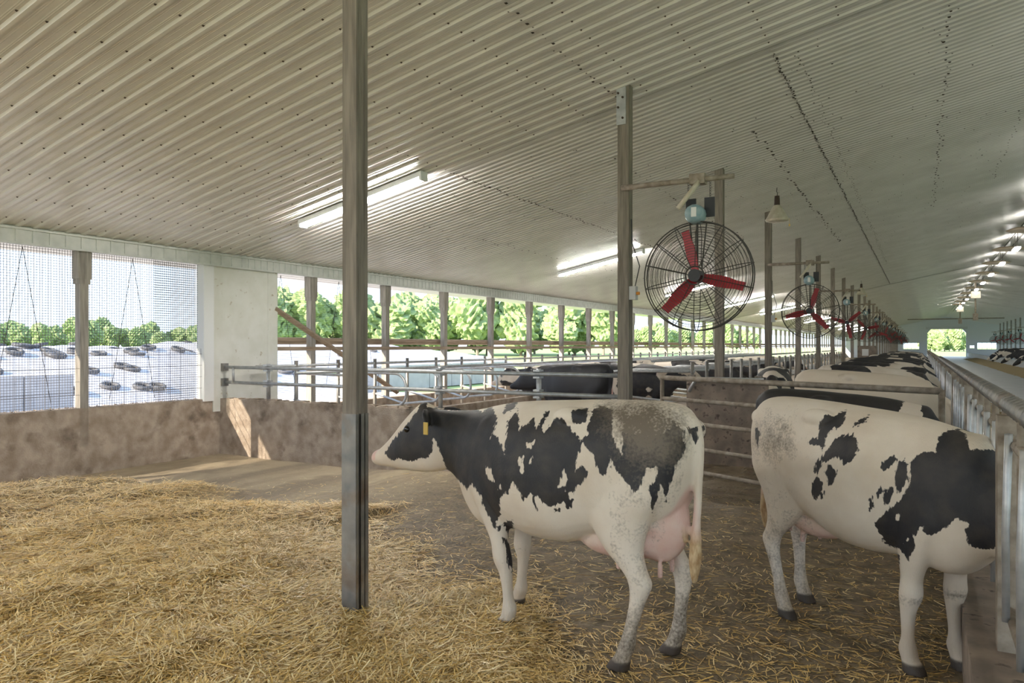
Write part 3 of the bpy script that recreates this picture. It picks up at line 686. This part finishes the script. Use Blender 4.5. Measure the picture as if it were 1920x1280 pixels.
# ------------------------------------------------------------------ cows
def coat_material(name, hero):
    m = bpy.data.materials.new(name); m.use_nodes = True; n = m.node_tree.nodes; l = m.node_tree.links; b = n['Principled BSDF']
    tcn = n.new('ShaderNodeTexCoord'); b.inputs['Roughness'].default_value = 0.6
    def noise(scale, detail=5, vec=None):
        z = n.new('ShaderNodeTexNoise'); z.inputs['Scale'].default_value = scale; z.inputs['Detail'].default_value = detail
        l.new(vec or tcn.outputs['Object'], z.inputs['Vector']); return z.outputs[0]
    def mth(op, a, b_):
        q = n.new('ShaderNodeMath'); q.operation = op
        for i_, s_ in enumerate((a, b_)):
            if isinstance(s_, (int, float)): q.inputs[i_].default_value = s_
            else: l.new(s_, q.inputs[i_])
        return q.outputs[0]
    def attr(nm):
        q = n.new('ShaderNodeAttribute'); q.attribute_name = nm; return q.outputs['Fac']
    def mixc(f, c1, c2):
        q = n.new('ShaderNodeMixRGB')
        l.new(f, q.inputs[0])
        for i_, c in ((1, c1), (2, c2)):
            if isinstance(c, tuple): q.inputs[i_].default_value = (*c, 1)
            else: l.new(c, q.inputs[i_])
        return q.outputs[0]
    def ramp(v, a, b_):
        q = n.new('ShaderNodeMapRange'); l.new(v, q.inputs[0]); q.inputs[1].default_value = a; q.inputs[2].default_value = b_; return q.outputs[0]
    hm = n.new('ShaderNodeMapping'); hm.inputs['Scale'].default_value = (1.0, 1.0, 0.4); l.new(tcn.outputs['Object'], hm.inputs[0])
    white = mixc(ramp(noise(3.0), 0.35, 0.7), (0.74,0.66,0.56), (0.62,0.52,0.41))
    black = mixc(ramp(noise(9.0), 0.4, 0.75), (0.017,0.017,0.021), (0.045,0.038,0.034))
    if hero:
        s = mth('ADD', attr('patch'), mth('MULTIPLY', mth('SUBTRACT', noise(55.0, 4, hm.outputs[0]), 0.5), 0.05))
        f = ramp(s, -0.0025, 0.0025)
    else:
        oi = n.new('ShaderNodeObjectInfo'); va = n.new('ShaderNodeVectorMath'); va.operation = 'ADD'
        cb = n.new('ShaderNodeCombineXYZ'); l.new(mth('MULTIPLY', oi.outputs['Random'], 57.0), cb.inputs[0]); l.new(mth('MULTIPLY', oi.outputs['Random'], 31.0), cb.inputs[2])
        l.new(tcn.outputs['Object'], va.inputs[0]); l.new(cb.outputs[0], va.inputs[1])
        f = ramp(mth('ADD', noise(1.7, 2, va.outputs[0]), mth('MULTIPLY', noise(25.0, 2), 0.04)), 0.475, 0.49)
    c = mixc(f, white, black)
    pink = mixc(ramp(noise(14.0), 0.3, 0.7), (0.66,0.40,0.34), (0.70,0.50,0.43))
    c = mixc(attr('pink'), c, pink)
    dn = ramp(mth('ADD', mth('ADD', mth('MULTIPLY', noise(70.0, 4), 0.55), mth('MULTIPLY', noise(11.0, 4), 0.45)), mth('SUBTRACT', attr('dirt'), 0.75)), 0.18, 0.50)
    c = mixc(dn, c, (0.15,0.12,0.09))
    c = mixc(attr('hoof'), c, (0.07,0.055,0.045))
    c = mixc(attr('tuft'), c, mixc(ramp(noise(45.0, 4, hm.outputs[0]), 0.35, 0.65), (0.36,0.22,0.10), (0.62,0.47,0.28)))
    l.new(c, b.inputs['Base Color'])
    bp = n.new('ShaderNodeBump'); bp.inputs['Strength'].default_value = 0.25; bp.inputs['Distance'].default_value = 0.01
    mp = n.new('ShaderNodeMapping'); mp.inputs['Scale'].default_value = (1.0, 1.0, 0.25); l.new(tcn.outputs['Object'], mp.inputs[0])
    l.new(noise(160.0, 3, mp.outputs[0]), bp.inputs['Height']); l.new(bp.outputs[0], b.inputs['Normal'])
    MATS[name] = m; return m
coat_material('coat_hero', True); coat_material('coat_herd', False)

def ring(mb, stations, n=28, power=2.4):
    """stations: (center Vector, axis1 Vector, axis2 Vector) -> closed loft"""
    v = []; f = []
    for (c, e1, e2) in stations:
        for k_ in range(n):
            a = 2*PI*k_/n; ca, sa = math.cos(a), math.sin(a)
            x = math.copysign(abs(ca)**(2/power), ca); y = math.copysign(abs(sa)**(2/power), sa)
            v.append(c+e1*x+e2*y)
    N = len(stations)
    for i in range(N-1):
        for k_ in range(n):
            k2 = (k_+1) % n; f.append((i*n+k_, i*n+k2, (i+1)*n+k2, (i+1)*n+k_))
    f.append(tuple(range(n-1, -1, -1))); f.append(tuple((N-1)*n+k_ for k_ in range(n)))
    mb.add(v, f)
def spline(st, m_=5):
    A = np.array(st, float); n_ = len(A); o = []
    for i in range(n_-1):
        p0 = A[max(i-1, 0)]; p1 = A[i]; p2 = A[i+1]; p3 = A[min(i+2, n_-1)]
        for k_ in range(m_):
            t = k_/m_; o.append(0.5*((2*p1)+(-p0+p2)*t+(2*p0-5*p1+4*p2-p3)*t*t+(-p0+3*p1-3*p2+p3)*t**3))
    o.append(A[-1]); return o
def ball(mb, c, r, n=14):
    v = []; f = []
    for i in range(1, n):
        for k_ in range(n*2):
            a = PI*i/n; b__ = PI*k_/n; v.append((c[0]+r[0]*math.sin(a)*math.cos(b__), c[1]+r[1]*math.sin(a)*math.sin(b__), c[2]+r[2]*math.cos(a)))
    w_ = n*2
    for i in range(n-2):
        for k_ in range(w_): k2 = (k_+1) % w_; f.append((i*w_+k_, (i+1)*w_+k_, (i+1)*w_+k2, i*w_+k2))
    f.append(tuple(range(w_))); f.append(tuple((n-2)*w_+k_ for k_ in range(w_-1, -1, -1)))
    mb.add(v, f)
TORSO = [(-0.28,1.34,1.14,0.07),(-0.245,1.43,1.00,0.15),(-0.18,1.475,0.86,0.22),(-0.05,1.49,0.78,0.265),(0.12,1.487,0.72,0.29),(0.32,1.48,0.67,0.31),
         (0.52,1.467,0.60,0.345),(0.72,1.455,0.59,0.355),(0.88,1.442,0.61,0.325),(1.02,1.425,0.60,0.275),(1.15,1.40,0.58,0.24),(1.25,1.378,0.60,0.21),(1.34,1.36,0.67,0.175)]
NECK_UP = [(1.45,1.35,0.83,0.135),(1.60,1.342,0.915,0.115),(1.75,1.345,0.885,0.11),(1.86,1.385,0.872,0.115),(1.95,1.33,0.868,0.125),(2.05,1.245,0.866,0.12),(2.15,1.155,0.866,0.098),(2.25,1.07,0.868,0.083),(2.33,1.01,0.868,0.086),(2.38,0.99,0.872,0.082),(2.405,0.97,0.885,0.065)]
NECK_DN = [(1.42,1.235,0.74,0.14),(1.55,1.14,0.68,0.12),(1.70,1.03,0.60,0.115),(1.82,0.98,0.50,0.115),(1.92,0.90,0.42,0.125),(2.02,0.78,0.36,0.12),(2.12,0.66,0.32,0.098),(2.22,0.54,0.29,0.085),(2.30,0.44,0.28,0.08),(2.33,0.40,0.31,0.05)]
def cow_mesh(name, matname, neck, side, legs, voxel, head='up'):
    """local frame: +x forward, side=+1/-1 is the visible flank on +y / -y ; z up from the ground"""
    mb = MB()
    st = spline(TORSO+neck, 5)
    ring(mb, [(Vector((a, 0, (T+B)/2)), Vector((0, W, 0)), Vector((0, 0, (T-B)/2))) for (a, T, B, W) in st], 32, 2.25)
    fl, fr_, rl, rr_ = legs      # (a,b) of near front, far front, near rear, far rear hooves
    for (ha, hb), s_ in ((fl, 1), (fr_, -1)):
        y = lambda f_: side*(s_*0.17*(1-f_)+hb*f_)
        L_ = [(1.12,0.0,1.10,0.12,0.06),(1.10,0.1,0.88,0.135,0.085),(1.05,0.3,0.70,0.10,0.075),(1.02,0.5,0.55,0.060,0.056),(1.005,0.7,0.43,0.062,0.060),(0.985,0.8,0.34,0.042,0.043),(0.975,0.9,0.20,0.034,0.036),(0.97,1,0.125,0.048,0.048),(0.985,1,0.07,0.046,0.048),(1.0,1,0.045,0.056,0.054),(1.015,1,0.0,0.068,0.060)]
        sp_ = spline([(a_+(ha-0.97)*min(1, max(0, (0.9-z)/0.8)), y(q), z, ra, rb) for (a_, q, z, ra, rb) in L_], 4)
        ring(mb, [(Vector((p[0], p[1], p[2])), Vector((p[3], 0, 0)), Vector((0, -p[4], 0))) for p in sp_], 16, 2.2)
    for (ha, hb), s_ in ((rl, 1), (rr_, -1)):
        y = lambda f_: side*(s_*0.17*(1-f_)+hb*f_)
        L_ = [(0.02,0.0,1.22,0.20,0.08),(0.06,0.0,1.02,0.255,0.115),(0.10,0.2,0.84,0.20,0.10),(0.06,0.5,0.68,0.125,0.08),(-0.02,0.8,0.57,0.080,0.056),(-0.065,0.9,0.50,0.070,0.052),(-0.055,1,0.40,0.046,0.043),(-0.02,1,0.24,0.037,0.038),(0.0,1,0.135,0.048,0.047),(0.025,1,0.075,0.047,0.048),(0.04,1,0.045,0.057,0.054),(0.06,1,0.0,0.069,0.060)]
        sp_ = spline([(a_+ha*min(1, max(0, (0.9-z)/0.75)), y(q), z, ra, rb) for (a_, q, z, ra, rb) in L_], 4)
        ring(mb, [(Vector((p[0], p[1], p[2])), Vector((p[3], 0, 0)), Vector((0, -p[4], 0))) for p in sp_], 18, 2.2)
    for s_ in (-1, 1):
        ball(mb, (0.40, s_*0.20, 1.385), (0.12, 0.07, 0.06)); ball(mb, (-0.23, s_*0.10, 1.33), (0.06, 0.05, 0.06))
        ball(mb, (1.08, s_*0.135, 1.05), (0.17, 0.11, 0.30))
        # ears
        if head == 'up': e0 = Vector((1.76, s_*0.085, 1.33)); e1 = Vector((1.63, s_*0.21, 1.25))
        else: e0 = Vector((1.84, s_*0.10, 0.90)); e1 = Vector((1.78, s_*0.28, 0.84))
        d = (e1-e0).normalized(); u_ = d.cross(Vector((1,0,0))).normalized(); w_ = d.cross(u_)
        ring(mb, [(e0+(e1-e0)*f_, u_*q, w_*max(0.016, q*0.35)) for f_, q in ((0, 0.03), (0.3, 0.055), (0.6, 0.062), (0.85, 0.04), (1.0, 0.018))], 12, 2)
    # udder and teats
    ball(mb, (-0.06, 0, 0.82), (0.18, 0.12, 0.24)); ball(mb, (0.24, 0, 0.67), (0.24, 0.14, 0.11)); ball(mb, (0.02, 0, 0.70), (0.17, 0.13, 0.11))
    for ta, tb in ((-0.10, 0.07), (-0.10, -0.07), (0.16, 0.08), (0.16, -0.08)): ring(mb, [(Vector((ta, tb, 0.60-q*0.03)), Vector((0.017, 0, 0)), Vector((0, -0.017, 0))) for q in range(4)], 8, 2)
    # tail
    tl = [(-0.16,0.0,1.45,0.05),(-0.25,0.0,1.40,0.042),(-0.295,0.0,1.28,0.032),(-0.295,0.0,1.05,0.025),(-0.285,0.0,0.84,0.024),(-0.28,0.0,0.74,0.032),(-0.275,0.0,0.62,0.036),(-0.27,0.0,0.50,0.014)]
    sp_ = spline(tl, 4); ring(mb, [(Vector(p[:3]), Vector((p[3], 0, 0)), Vector((0, -p[3], 0))) for p in sp_], 10, 2)
    me0 = mb.mesh(name+'_raw', matname)
    o = bpy.data.objects.new('tmp', me0); COL.objects.link(o)
    bm = bmesh.new(); bm.from_mesh(me0); bmesh.ops.recalc_face_normals(bm, faces=bm.faces); bm.to_mesh(me0); bm.free()
    r = o.modifiers.new('r', 'REMESH'); r.mode = 'VOXEL'; r.voxel_size = voxel; r.use_smooth_shade = True
    s_ = o.modifiers.new('s', 'SMOOTH'); s_.factor = 0.5; s_.iterations = 6 if voxel < 0.02 else 2
    dg = bpy.context.evaluated_depsgraph_get(); dg.update()
    me = bpy.data.meshes.new_from_object(o.evaluated_get(dg)); me.name = name
    bpy.data.objects.remove(o); bpy.data.meshes.remove(me0)
    if not me.materials: me.materials.append(MATS[matname])
    me.polygons.foreach_set('use_smooth', [True]*len(me.polygons))
    return me
def coords(me):
    co = np.empty(len(me.vertices)*3, np.float32); me.vertices.foreach_get('co', co); return co.reshape(-1, 3).astype(float)
def set_attr(me, nm, val):
    a = me.attributes.new(nm, 'FLOAT', 'POINT'); a.data.foreach_set('value', np.asarray(val, np.float32))
def poly_sd(P, poly):
    poly = np.array(poly, float); n_ = len(poly); d2 = np.full(len(P), 1e18); ins = np.zeros(len(P), bool)
    for i in range(n_):
        a = poly[i]; b_ = poly[(i+1) % n_]; e = b_-a; w_ = P-a
        t = np.clip((w_@e)/max(e@e, 1e-9), 0, 1); q = w_-t[:,None]*e; d2 = np.minimum(d2, (q**2).sum(1))
        c = ((a[1] <= P[:,1]) & (b_[1] > P[:,1])) | ((b_[1] <= P[:,1]) & (a[1] > P[:,1]))
        xi = a[0]+(P[:,1]-a[1])/(e[1] if abs(e[1]) > 1e-9 else 1e-9)*e[0]
        ins ^= c & (P[:,0] < xi)
    return np.where(ins, 1, -1)*np.sqrt(d2)
def common_attrs(me, dirt=None, extra=0.0):
    c = coords(me); x, y, z = c.T
    ud = 1-(((x-0.04)/0.50)**2+(y/0.19)**2+((z-0.66)/0.24)**2)
    ud2 = 1-(((x+0.12)/0.20)**2+(y/0.13)**2+((z-0.86)/0.30)**2)
    leg_soft = np.where(z < 0.8, np.clip((0.16-np.abs(y))/0.035, 0, 1), np.clip((0.19-np.abs(y))/0.05, 0, 1))
    pk = np.clip(np.maximum(ud, ud2)*3.0, 0, 1)*leg_soft*0.85
    nose = ((x > 2.335) & (z > 0.915) & (z < 1.1)).astype(float)
    set_attr(me, 'pink', np.maximum(pk, nose*0.9))
    set_attr(me, 'hoof', np.clip((0.062-z)/0.012, 0, 1))
    set_attr(me, 'tuft', np.clip((0.82-z)/0.10, 0, 1)*((x < -0.22) & (np.abs(y) < 0.075)))
    if dirt is None: dirt = np.clip(0.55-z*0.8, 0, 0.5)
    set_attr(me, 'dirt', dirt)
    return c
def proj(W):   # world points -> photo pixels (for laying the traced coat outlines on the flank)
    xc = W[:,0]*CS+W[:,1]*SN; zc = -W[:,0]*SN+W[:,1]*CS
    return np.stack([960+F*xc/zc, HOR-F*(W[:,2]-EYE)/zc], 1), zc
def world_of(c, loc, rz, side):
    y = np.abs(c[:,1])*side
    ca, sa = math.cos(rz), math.sin(rz)
    return np.stack([loc[0]+c[:,0]*ca-y*sa, loc[1]+c[:,0]*sa+y*ca, loc[2]+c[:,2]], 1)
def blend_patch(P, zc, blacks, whites):
    s = np.full(len(P), -1e9)
    for q in blacks: s = np.maximum(s, poly_sd(P, q))
    for q in whites: s = np.minimum(s, -poly_sd(P, q))
    return s*zc/F

# --- the cow looking towards the divider
tau = math.radians(40); gA_ = -0.10
R1 = cam2w(0.788, 4.09); u1 = (-math.cos(tau)*CS-math.sin(tau)*SN, math.sin(tau)*CS-math.cos(tau)*SN); rz1 = math.atan2(u1[1], u1[0])
legs1 = ((0.93, 0.14), (1.12, -0.20), (0.04, 0.19), (-0.08, -0.19))
me1 = cow_mesh('cow_body', 'coat_hero', NECK_UP, 1, legs1, 0.0115)
c = common_attrs(me1)
loc1 = (R1[0], R1[1], gA_)
P, zc = proj(world_of(c, loc1, rz1, 1))
T1 = lambda L: [(680+x/2.286, 720+y/2.286) for x, y in L]
black1 = [T1(q) for q in [
  # head, neck, shoulder and barrel
  [(242,99),(192,171),(134,235),(96,294),(112,318),(140,332),(150,316),(200,330),(285,312),(300,275),(303,235),(318,255),(345,320),(362,372),(420,420),(448,452),(470,425),(505,480),(530,545),(548,582),(570,590),(592,560),(585,505),(612,455),(622,470),(640,422),(690,495),(722,468),(748,542),(735,480),(800,528),(862,508),(886,542),(900,500),(868,455),(905,472),(915,430),(952,420),(962,378),(940,350),(912,372),(918,320),(945,238),(970,290),(985,300),(1000,345),(1022,390),(1042,392),(1064,325),(1092,382),(1132,420),(1166,466),(1190,430),(1215,365),(1258,358),(1262,398),(1228,440),(1240,548),(1262,500),(1280,428),(1300,505),(1322,420),(1348,330),(1384,282),(1378,215),(1340,165),(1300,205),(1240,230),(1170,215),(1110,205),(1112,298),(1082,260),(1068,205),(1075,110),(1020,92),(985,112),(962,190),(968,215),(935,235),(905,208),(868,160),(832,138),(780,208),(762,190),(806,112),(785,118),(740,200),(738,140),(715,160),(672,195),(664,108),(622,160),(606,300),(588,240),(560,208),(548,238),(578,150),(552,92),(515,118),(480,104),(400,112),(280,100),(272,62),(244,58)],
  [(600,128),(615,85),(668,72),(650,105)], [(892,120),(920,105),(968,106),(955,165),(905,168)],
  [(538,560),(552,545),(575,600),(560,620)], [(600,590),(640,585),(655,640),(655,720),(640,815),(625,770),(610,700),(595,650),(640,690)], [(570,605),(590,610),(588,635),(572,630)],
  [(820,535),(845,530),(845,545),(825,545)], [(1330,160),(1378,200),(1372,235),(1345,190)], [(1390,190),(1440,180),(1432,270),(1405,215)]]]
white1 = [T1(q) for q in [
  [(528,350),(550,365),(565,420),(545,410),(528,380)], [(665,320),(688,308),(692,385),(675,370)], [(700,255),(735,242),(722,275),(702,275)], [(718,305),(728,305),(726,345),(718,335)], [(838,440),(862,365),(882,408),(862,445)],
  [(586,432),(592,432),(590,455),(584,450)], [(300,232),(308,232),(310,260),(302,255)], [(640,420),(660,440),(682,492),(668,485)], [(725,472),(745,480),(770,510),(760,522)], [(600,508),(618,470),(625,500),(606,545)]]]
pv = blend_patch(P, zc, black1, white1); pv[(np.abs(c[:,1]) > 0.125) & (c[:,0] > 1.55) & (c[:,2] > 1.17)] = 0.05
set_attr(me1, 'patch', pv)
z_ = c[:,2]; x_ = c[:,0]
dpoly = T1([(1060,100),(1240,80),(1330,150),(1350,260),(1300,320),(1180,300),(1080,180)])
sdp = poly_sd(P, dpoly)/60
dirt = np.clip(0.62+0.35*np.clip(sdp, -1, 1), 0, 0.95)*(sdp > -1)
low = np.where(x_ < 0.45, np.clip(0.85-z_*0.85, 0, 0.62), np.clip(0.42-z_*1.3, 0, 0.5))
dirt = np.maximum(dirt, low); dirt = np.maximum(dirt, np.where((x_ < 0.1) & (z_ < 1.2) & (np.abs(c[:,1]) > 0.1), 0.42, 0))
knee = np.where((x_ > 0.8) & (np.abs(z_-0.42) < 0.09), 0.45*(1-np.abs(z_-0.42)/0.09), 0); dirt = np.maximum(dirt, knee)
me1.attributes['dirt'].data.foreach_set('value', dirt.astype(np.float32))
cow1 = thing('dairy_cow', 'black and white cow standing side-on in the straw looking at the concrete divider', 'cow', loc1, rz1)
link('body', me1, cow1)
def eyes(cow, a, b_, z, r=0.021):
    for s_ in (-1, 1):
        mb = MB(); ball(mb, (a, s_*b_, z), (r*1.15, r*0.7, r), 10); mb.build('eye', 'eye', cow, True)
eyes(cow1, 1.935, 0.118, 1.19, 0.024)
for s_ in (-1, 1):
    mb = MB(); ball(mb, (2.366, s_*0.045, 0.948), (0.012, 0.014, 0.018), 8); mb.build('nostril', 'eye', cow1, True)
mb = MB(); mb.box(1.605, 1.645, 0.215, 0.223, 1.185, 1.27); mb.build('ear_tag', 'yellow', cow1)

# --- the cow feeding through the headlocks
tau2 = math.radians(66); sc2 = 1.85/1.80
R2 = cam2w(1.935*sc2, 4.93*sc2); c2, s2 = math.cos(tau2), -math.sin(tau2)
u2 = (c2*CS-s2*SN, s2*CS+c2*SN); rz2 = math.atan2(u2[1], u2[0])
legs2 = ((1.0, 0.15), (1.08, -0.15), (0.06, 0.17), (-0.12, -0.19))
me2 = cow_mesh('cow_body', 'coat_hero', NECK_DN, -1, legs2, 0.0115, 'down')
c = common_attrs(me2)
loc2 = (R2[0], R2[1], -0.15)
P, zc = proj(world_of(c, loc2, rz2, -1))
T2 = lambda L: [(1300+x/2.134, 680+y/2.134) for x, y in L]
black2 = [T2(q) for q in [
  [(505,235),(530,205),(560,215),(615,188),(600,245),(575,265),(560,255),(530,300),(515,355),(500,330),(458,325),(470,300),(495,300),(505,260)],
  [(640,255),(650,235),(703,208),(690,235),(660,250)],
  [(545,330),(580,295),(640,283),(655,310),(660,350),(640,385),(600,412),(580,370),(560,385),(530,400),(515,385),(525,360)],
  [(485,440),(490,400),(520,365),(515,410),(495,445)], [(525,440),(540,405),(572,430),(570,460),(545,490)], [(472,490),(490,450),(520,480),(515,510),(490,550),(475,525)],
  [(505,520),(525,512),(522,545),(508,548)], [(750,420),(765,390),(800,370),(818,385),(805,405),(770,435)], [(805,450),(825,395),(850,380),(855,440),(845,490),(820,525),(808,490)],
  [(725,520),(750,490),(762,505),(740,545)], [(755,550),(770,510),(800,495),(800,530),(775,575)], [(700,545),(715,535),(722,580),(705,590)],
  [(865,400),(905,360),(970,355),(985,290),(1020,268),(1060,265),(1090,285),(1105,350),(1170,345),(1225,360),(1700,300),(1700,900),(1225,740),(1150,745),(1105,730),(1085,680),(1105,640),(1050,625),(1000,665),(950,690),(900,665),(880,700),(885,745),(855,795),(840,760),(815,740),(790,735),(765,720),(745,680),(728,650),(740,625),(790,580),(830,540),(860,500),(870,450)],
  [(790,765),(825,770),(825,805),(800,800)], [(788,790),(800,830),(812,900),(825,960),(815,960),(798,900),(786,830)], [(246,262),(262,258),(268,290),(258,340),(250,310)]]]
set_attr(me2, 'patch', blend_patch(P, zc, black2, [T2(q) for q in [[(812,610),(832,600),(828,630),(814,625)], [(905,660),(920,655),(918,675)], [(840,720),(870,690),(862,712)]]]))
sdp = poly_sd(P, T2([(262,250),(380,240),(400,340),(300,380),(255,330)]))/60
dirt = np.clip(0.50+0.30*np.clip(sdp, -1, 1), 0, 0.8)*(sdp > -1)
dirt = np.maximum(dirt, np.where(c[:,0] < 0.3, np.clip(0.62-c[:,2]*0.28, 0, 0.5), np.clip(0.40-c[:,2]*1.0, 0, 0.42)))
knee = np.where((c[:,0] > 0.8) & (c[:,0] < 1.3) & (np.abs(c[:,2]-0.42) < 0.11), 0.58*(1-np.abs(c[:,2]-0.42)/0.11), 0); dirt = np.maximum(dirt, knee)
me2.attributes['dirt'].data.foreach_set('value', dirt.astype(np.float32))
cow2 = thing('dairy_cow', 'mostly white cow with black patches feeding through the headlocks', 'cow', loc2, rz2)
link('body', me2, cow2); eyes(cow2, 2.03, 0.105, 0.72)

# --- the herd behind
hu = cow_mesh('cow_body', 'coat_herd', NECK_UP, 1, ((0.97, 0.17), (1.03, -0.17), (0.05, 0.18), (-0.05, -0.18)), 0.026); common_attrs(hu)
hd = cow_mesh('cow_body', 'coat_herd', NECK_DN, 1, ((0.97, 0.17), (1.03, -0.17), (0.05, 0.18), (-0.05, -0.18)), 0.026, 'down'); common_attrs(hd)
def herd(x, y, rz, me, lab, grp=None, z=None, s_=1.0, coat=None):
    t = thing('dairy_cow', lab, 'cow', (x, y, gz(x, min(y, 130)) if z is None else z), rz, grp); t.scale = (s_, s_, s_)
    m_ = me
    if coat:
        m_ = me.copy(); m_.materials.clear(); m_.materials.append(MATS[coat])
    link('body', m_, t)
    return t
def solid_coat(name, cbase, band=None, belly=None):
    m = coat_material(name, False); n = m.node_tree.nodes; l = m.node_tree.links; b = n['Principled BSDF']
    src = b.inputs['Base Color'].links[0].from_socket
    tcn = n.new('ShaderNodeTexCoord'); sx = n.new('ShaderNodeSeparateXYZ'); l.new(tcn.outputs['Object'], sx.inputs[0])
    nz = n.new('ShaderNodeTexNoise'); nz.inputs['Scale'].default_value = 14; ad = n.new('ShaderNodeMath'); ad.operation = 'MULTIPLY_ADD'
    l.new(nz.outputs[0], ad.inputs[0]); ad.inputs[1].default_value = 0.12; l.new(sx.outputs['X'], ad.inputs[2])
    mx = n.new('ShaderNodeMixRGB'); mx.inputs[0].default_value = 1.0; l.new(src, mx.inputs[1]); mx.inputs[2].default_value = (*cbase, 1)
    o_ = mx.outputs[0]
    if band:
        a = n.new('ShaderNodeMath'); a.operation = 'COMPARE'; l.new(ad.outputs[0], a.inputs[0]); a.inputs[1].default_value = band[0]; a.inputs[2].default_value = band[1]
        m2 = n.new('ShaderNodeMixRGB'); l.new(a.outputs[0], m2.inputs[0]); l.new(o_, m2.inputs[1]); m2.inputs[2].default_value = (0.66,0.57,0.47,1); o_ = m2.outputs[0]
    l.new(o_, b.inputs['Base Color'])
solid_coat('coat_banded', (0.022,0.019,0.019), band=(1.26, 0.08))
solid_coat('coat_black', (0.018,0.018,0.022))
solid_coat('coat_cream', (0.66,0.56,0.44))
herd(-1.2, 7.72, -0.12, hd, 'black cow with one white band feeding between the patchy cow and the gate', None, -0.15, 0.95, 'coat_banded')
herd(-5.6, 13.3, 2.9, hu, 'all-black cow standing behind the divider pipes', None, None, 1.0, 'coat_black')
herd(-1.25, 10.84, -0.02, hd, 'cream coloured cow with its head through the headlocks', None, None, 1.0, 'coat_cream')
p = atZ(1430, 800, -0.1); herd(-2.3, 13.5, -1.42, hu, 'brown-faced patchy cow looking out past the third column', None, None, 0.97)
herd(-1.3, 13.55, 0.0, hd, 'spotted cow at the headlocks beyond the cream cow', None, None, 1.0)
for i in range(15):
    herd(-1.35+random.uniform(-0.1, 0.1), 16.55+2.4*i, random.uniform(-0.05, 0.05), hd, 'black and white cow feeding in the row along the headlocks', 'cows feeding along the headlocks')
for i, y in enumerate((17.0, 20.6, 24.2, 26.6, 31.4, 36.2)):
    herd(-8.0-0.3*(i % 2), y, PI+random.uniform(-0.2, 0.2), hu, 'black and white cow standing in the side-wall stalls', 'cows in the side-wall stalls')
for i, y in enumerate((17.0, 20.6, 24.2, 27.8, 32.6)):
    herd(-6.6, y, 0.0+random.uniform(-0.1, 0.1), hu, 'black and white cow standing in the stalls by the columns', 'cows in the stalls by the columns')
for i in range(9):
    herd(7.84, 24+7.5*i+random.uniform(-2, 2), PI, hd, 'black and white cow reaching over the far feed wall', 'cows across the feed alley', 0.0)

# ------------------------------------------------------------------ straw
N = 150000
px_ = np.random.uniform(-150, 2050, N*3); py_ = 870+570*np.random.uniform(0, 1, N*3)**0.85
d = np.stack([(px_-960)/F*CS-SN, CS+(px_-960)/F*SN, (HOR-py_)/F], 1); t_ = (-0.08-EYE)/d[:,2]
X = d[:,0]*t_; Y = d[:,1]*t_
pk = pack(X, Y); keep = (X > -11.1) & (X < 0.15) & (Y < 8.7) & (np.random.uniform(0, 1, len(X)) < np.clip(pk*1.0+0.075, 0, 1))
X = X[keep][:N]; Y = Y[keep][:N]; pk = pk[keep][:N]; n_ = len(X)
L = np.random.uniform(0.03, 0.15, n_)*(0.45+0.55*pk); A = np.random.uniform(0, 2*PI, n_)
A = A*0.75+1.3*np.sin(X*2.1+np.cos(Y*1.7)*2)
tilt = np.random.normal(0.03, 0.19, n_)*pk+0.01; bend = np.random.uniform(-0.3, 0.3, n_)
wd = np.random.uniform(0.0015, 0.0034, n_)
Z = ground(X, Y)+0.004+np.random.uniform(0, 0.045, n_)*pk
dx, dy, dz = np.cos(A)*np.cos(tilt), np.sin(A)*np.cos(tilt), np.sin(tilt)
sx, sy = -np.sin(A), np.cos(A)
V = np.zeros((n_, 6, 3))
for k_, (f_, bz) in enumerate(((-1, 0), (0, 1), (1, 0))):
    cx = X+dx*L*f_+sx*bend*L*(1 if k_ == 1 else 0)*0.5; cy = Y+dy*L*f_+sy*bend*L*(1 if k_ == 1 else 0)*0.5
    cz = np.maximum(Z+dz*L*f_+bz*0.008*pk, ground(cx, cy)+0.002)
    roll = np.random.uniform(-0.6, 0.6, n_)
    V[:,2*k_] = np.stack([cx-sx*wd, cy-sy*wd, cz-roll*wd], 1); V[:,2*k_+1] = np.stack([cx+sx*wd, cy+sy*wd, cz+roll*wd], 1)
base = (np.arange(n_)*6)[:,None]
Fc = np.concatenate([base+np.array([[0,1,3,2]]), base+np.array([[2,3,5,4]])], 1).reshape(-1, 4)
me = bpy.data.meshes.new('straw'); nv = n_*6; nf = len(Fc)
me.vertices.add(nv); me.vertices.foreach_set('co', V.reshape(-1)); me.loops.add(nf*4); me.loops.foreach_set('vertex_index', Fc.reshape(-1).astype(np.int32))
me.polygons.add(nf); me.polygons.foreach_set('loop_start', np.arange(nf, dtype=np.int32)*4); me.update(calc_edges=True)
a = me.attributes.new('tone', 'FLOAT', 'POINT'); a.data.foreach_set('value', np.repeat(np.clip(np.random.beta(1.3, 1.3, n_)*0.88+0.15*pk, 0, 1), 6).astype(np.float32))
m = bpy.data.materials.new('straw'); m.use_nodes = True; MATS['straw'] = m
n = m.node_tree.nodes; l = m.node_tree.links; b = n['Principled BSDF']; b.inputs['Roughness'].default_value = 0.42
at = n.new('ShaderNodeAttribute'); at.attribute_name = 'tone'; r = n.new('ShaderNodeValToRGB'); l.new(at.outputs['Fac'], r.inputs[0]); l.new(r.outputs[0], b.inputs['Base Color'])
e = r.color_ramp.elements; e[0].position = 0.1; e[0].color = (0.26,0.15,0.045,1); e[1].position = 0.9; e[1].color = (0.95,0.80,0.48,1)
q = e.new(0.5); q.color = (0.82,0.56,0.19,1)
me.materials.append(m)
o = stuff(link('straw_bedding', me)); tag(o, 'loose golden straw bedding strewn over the pen floor', 'straw')
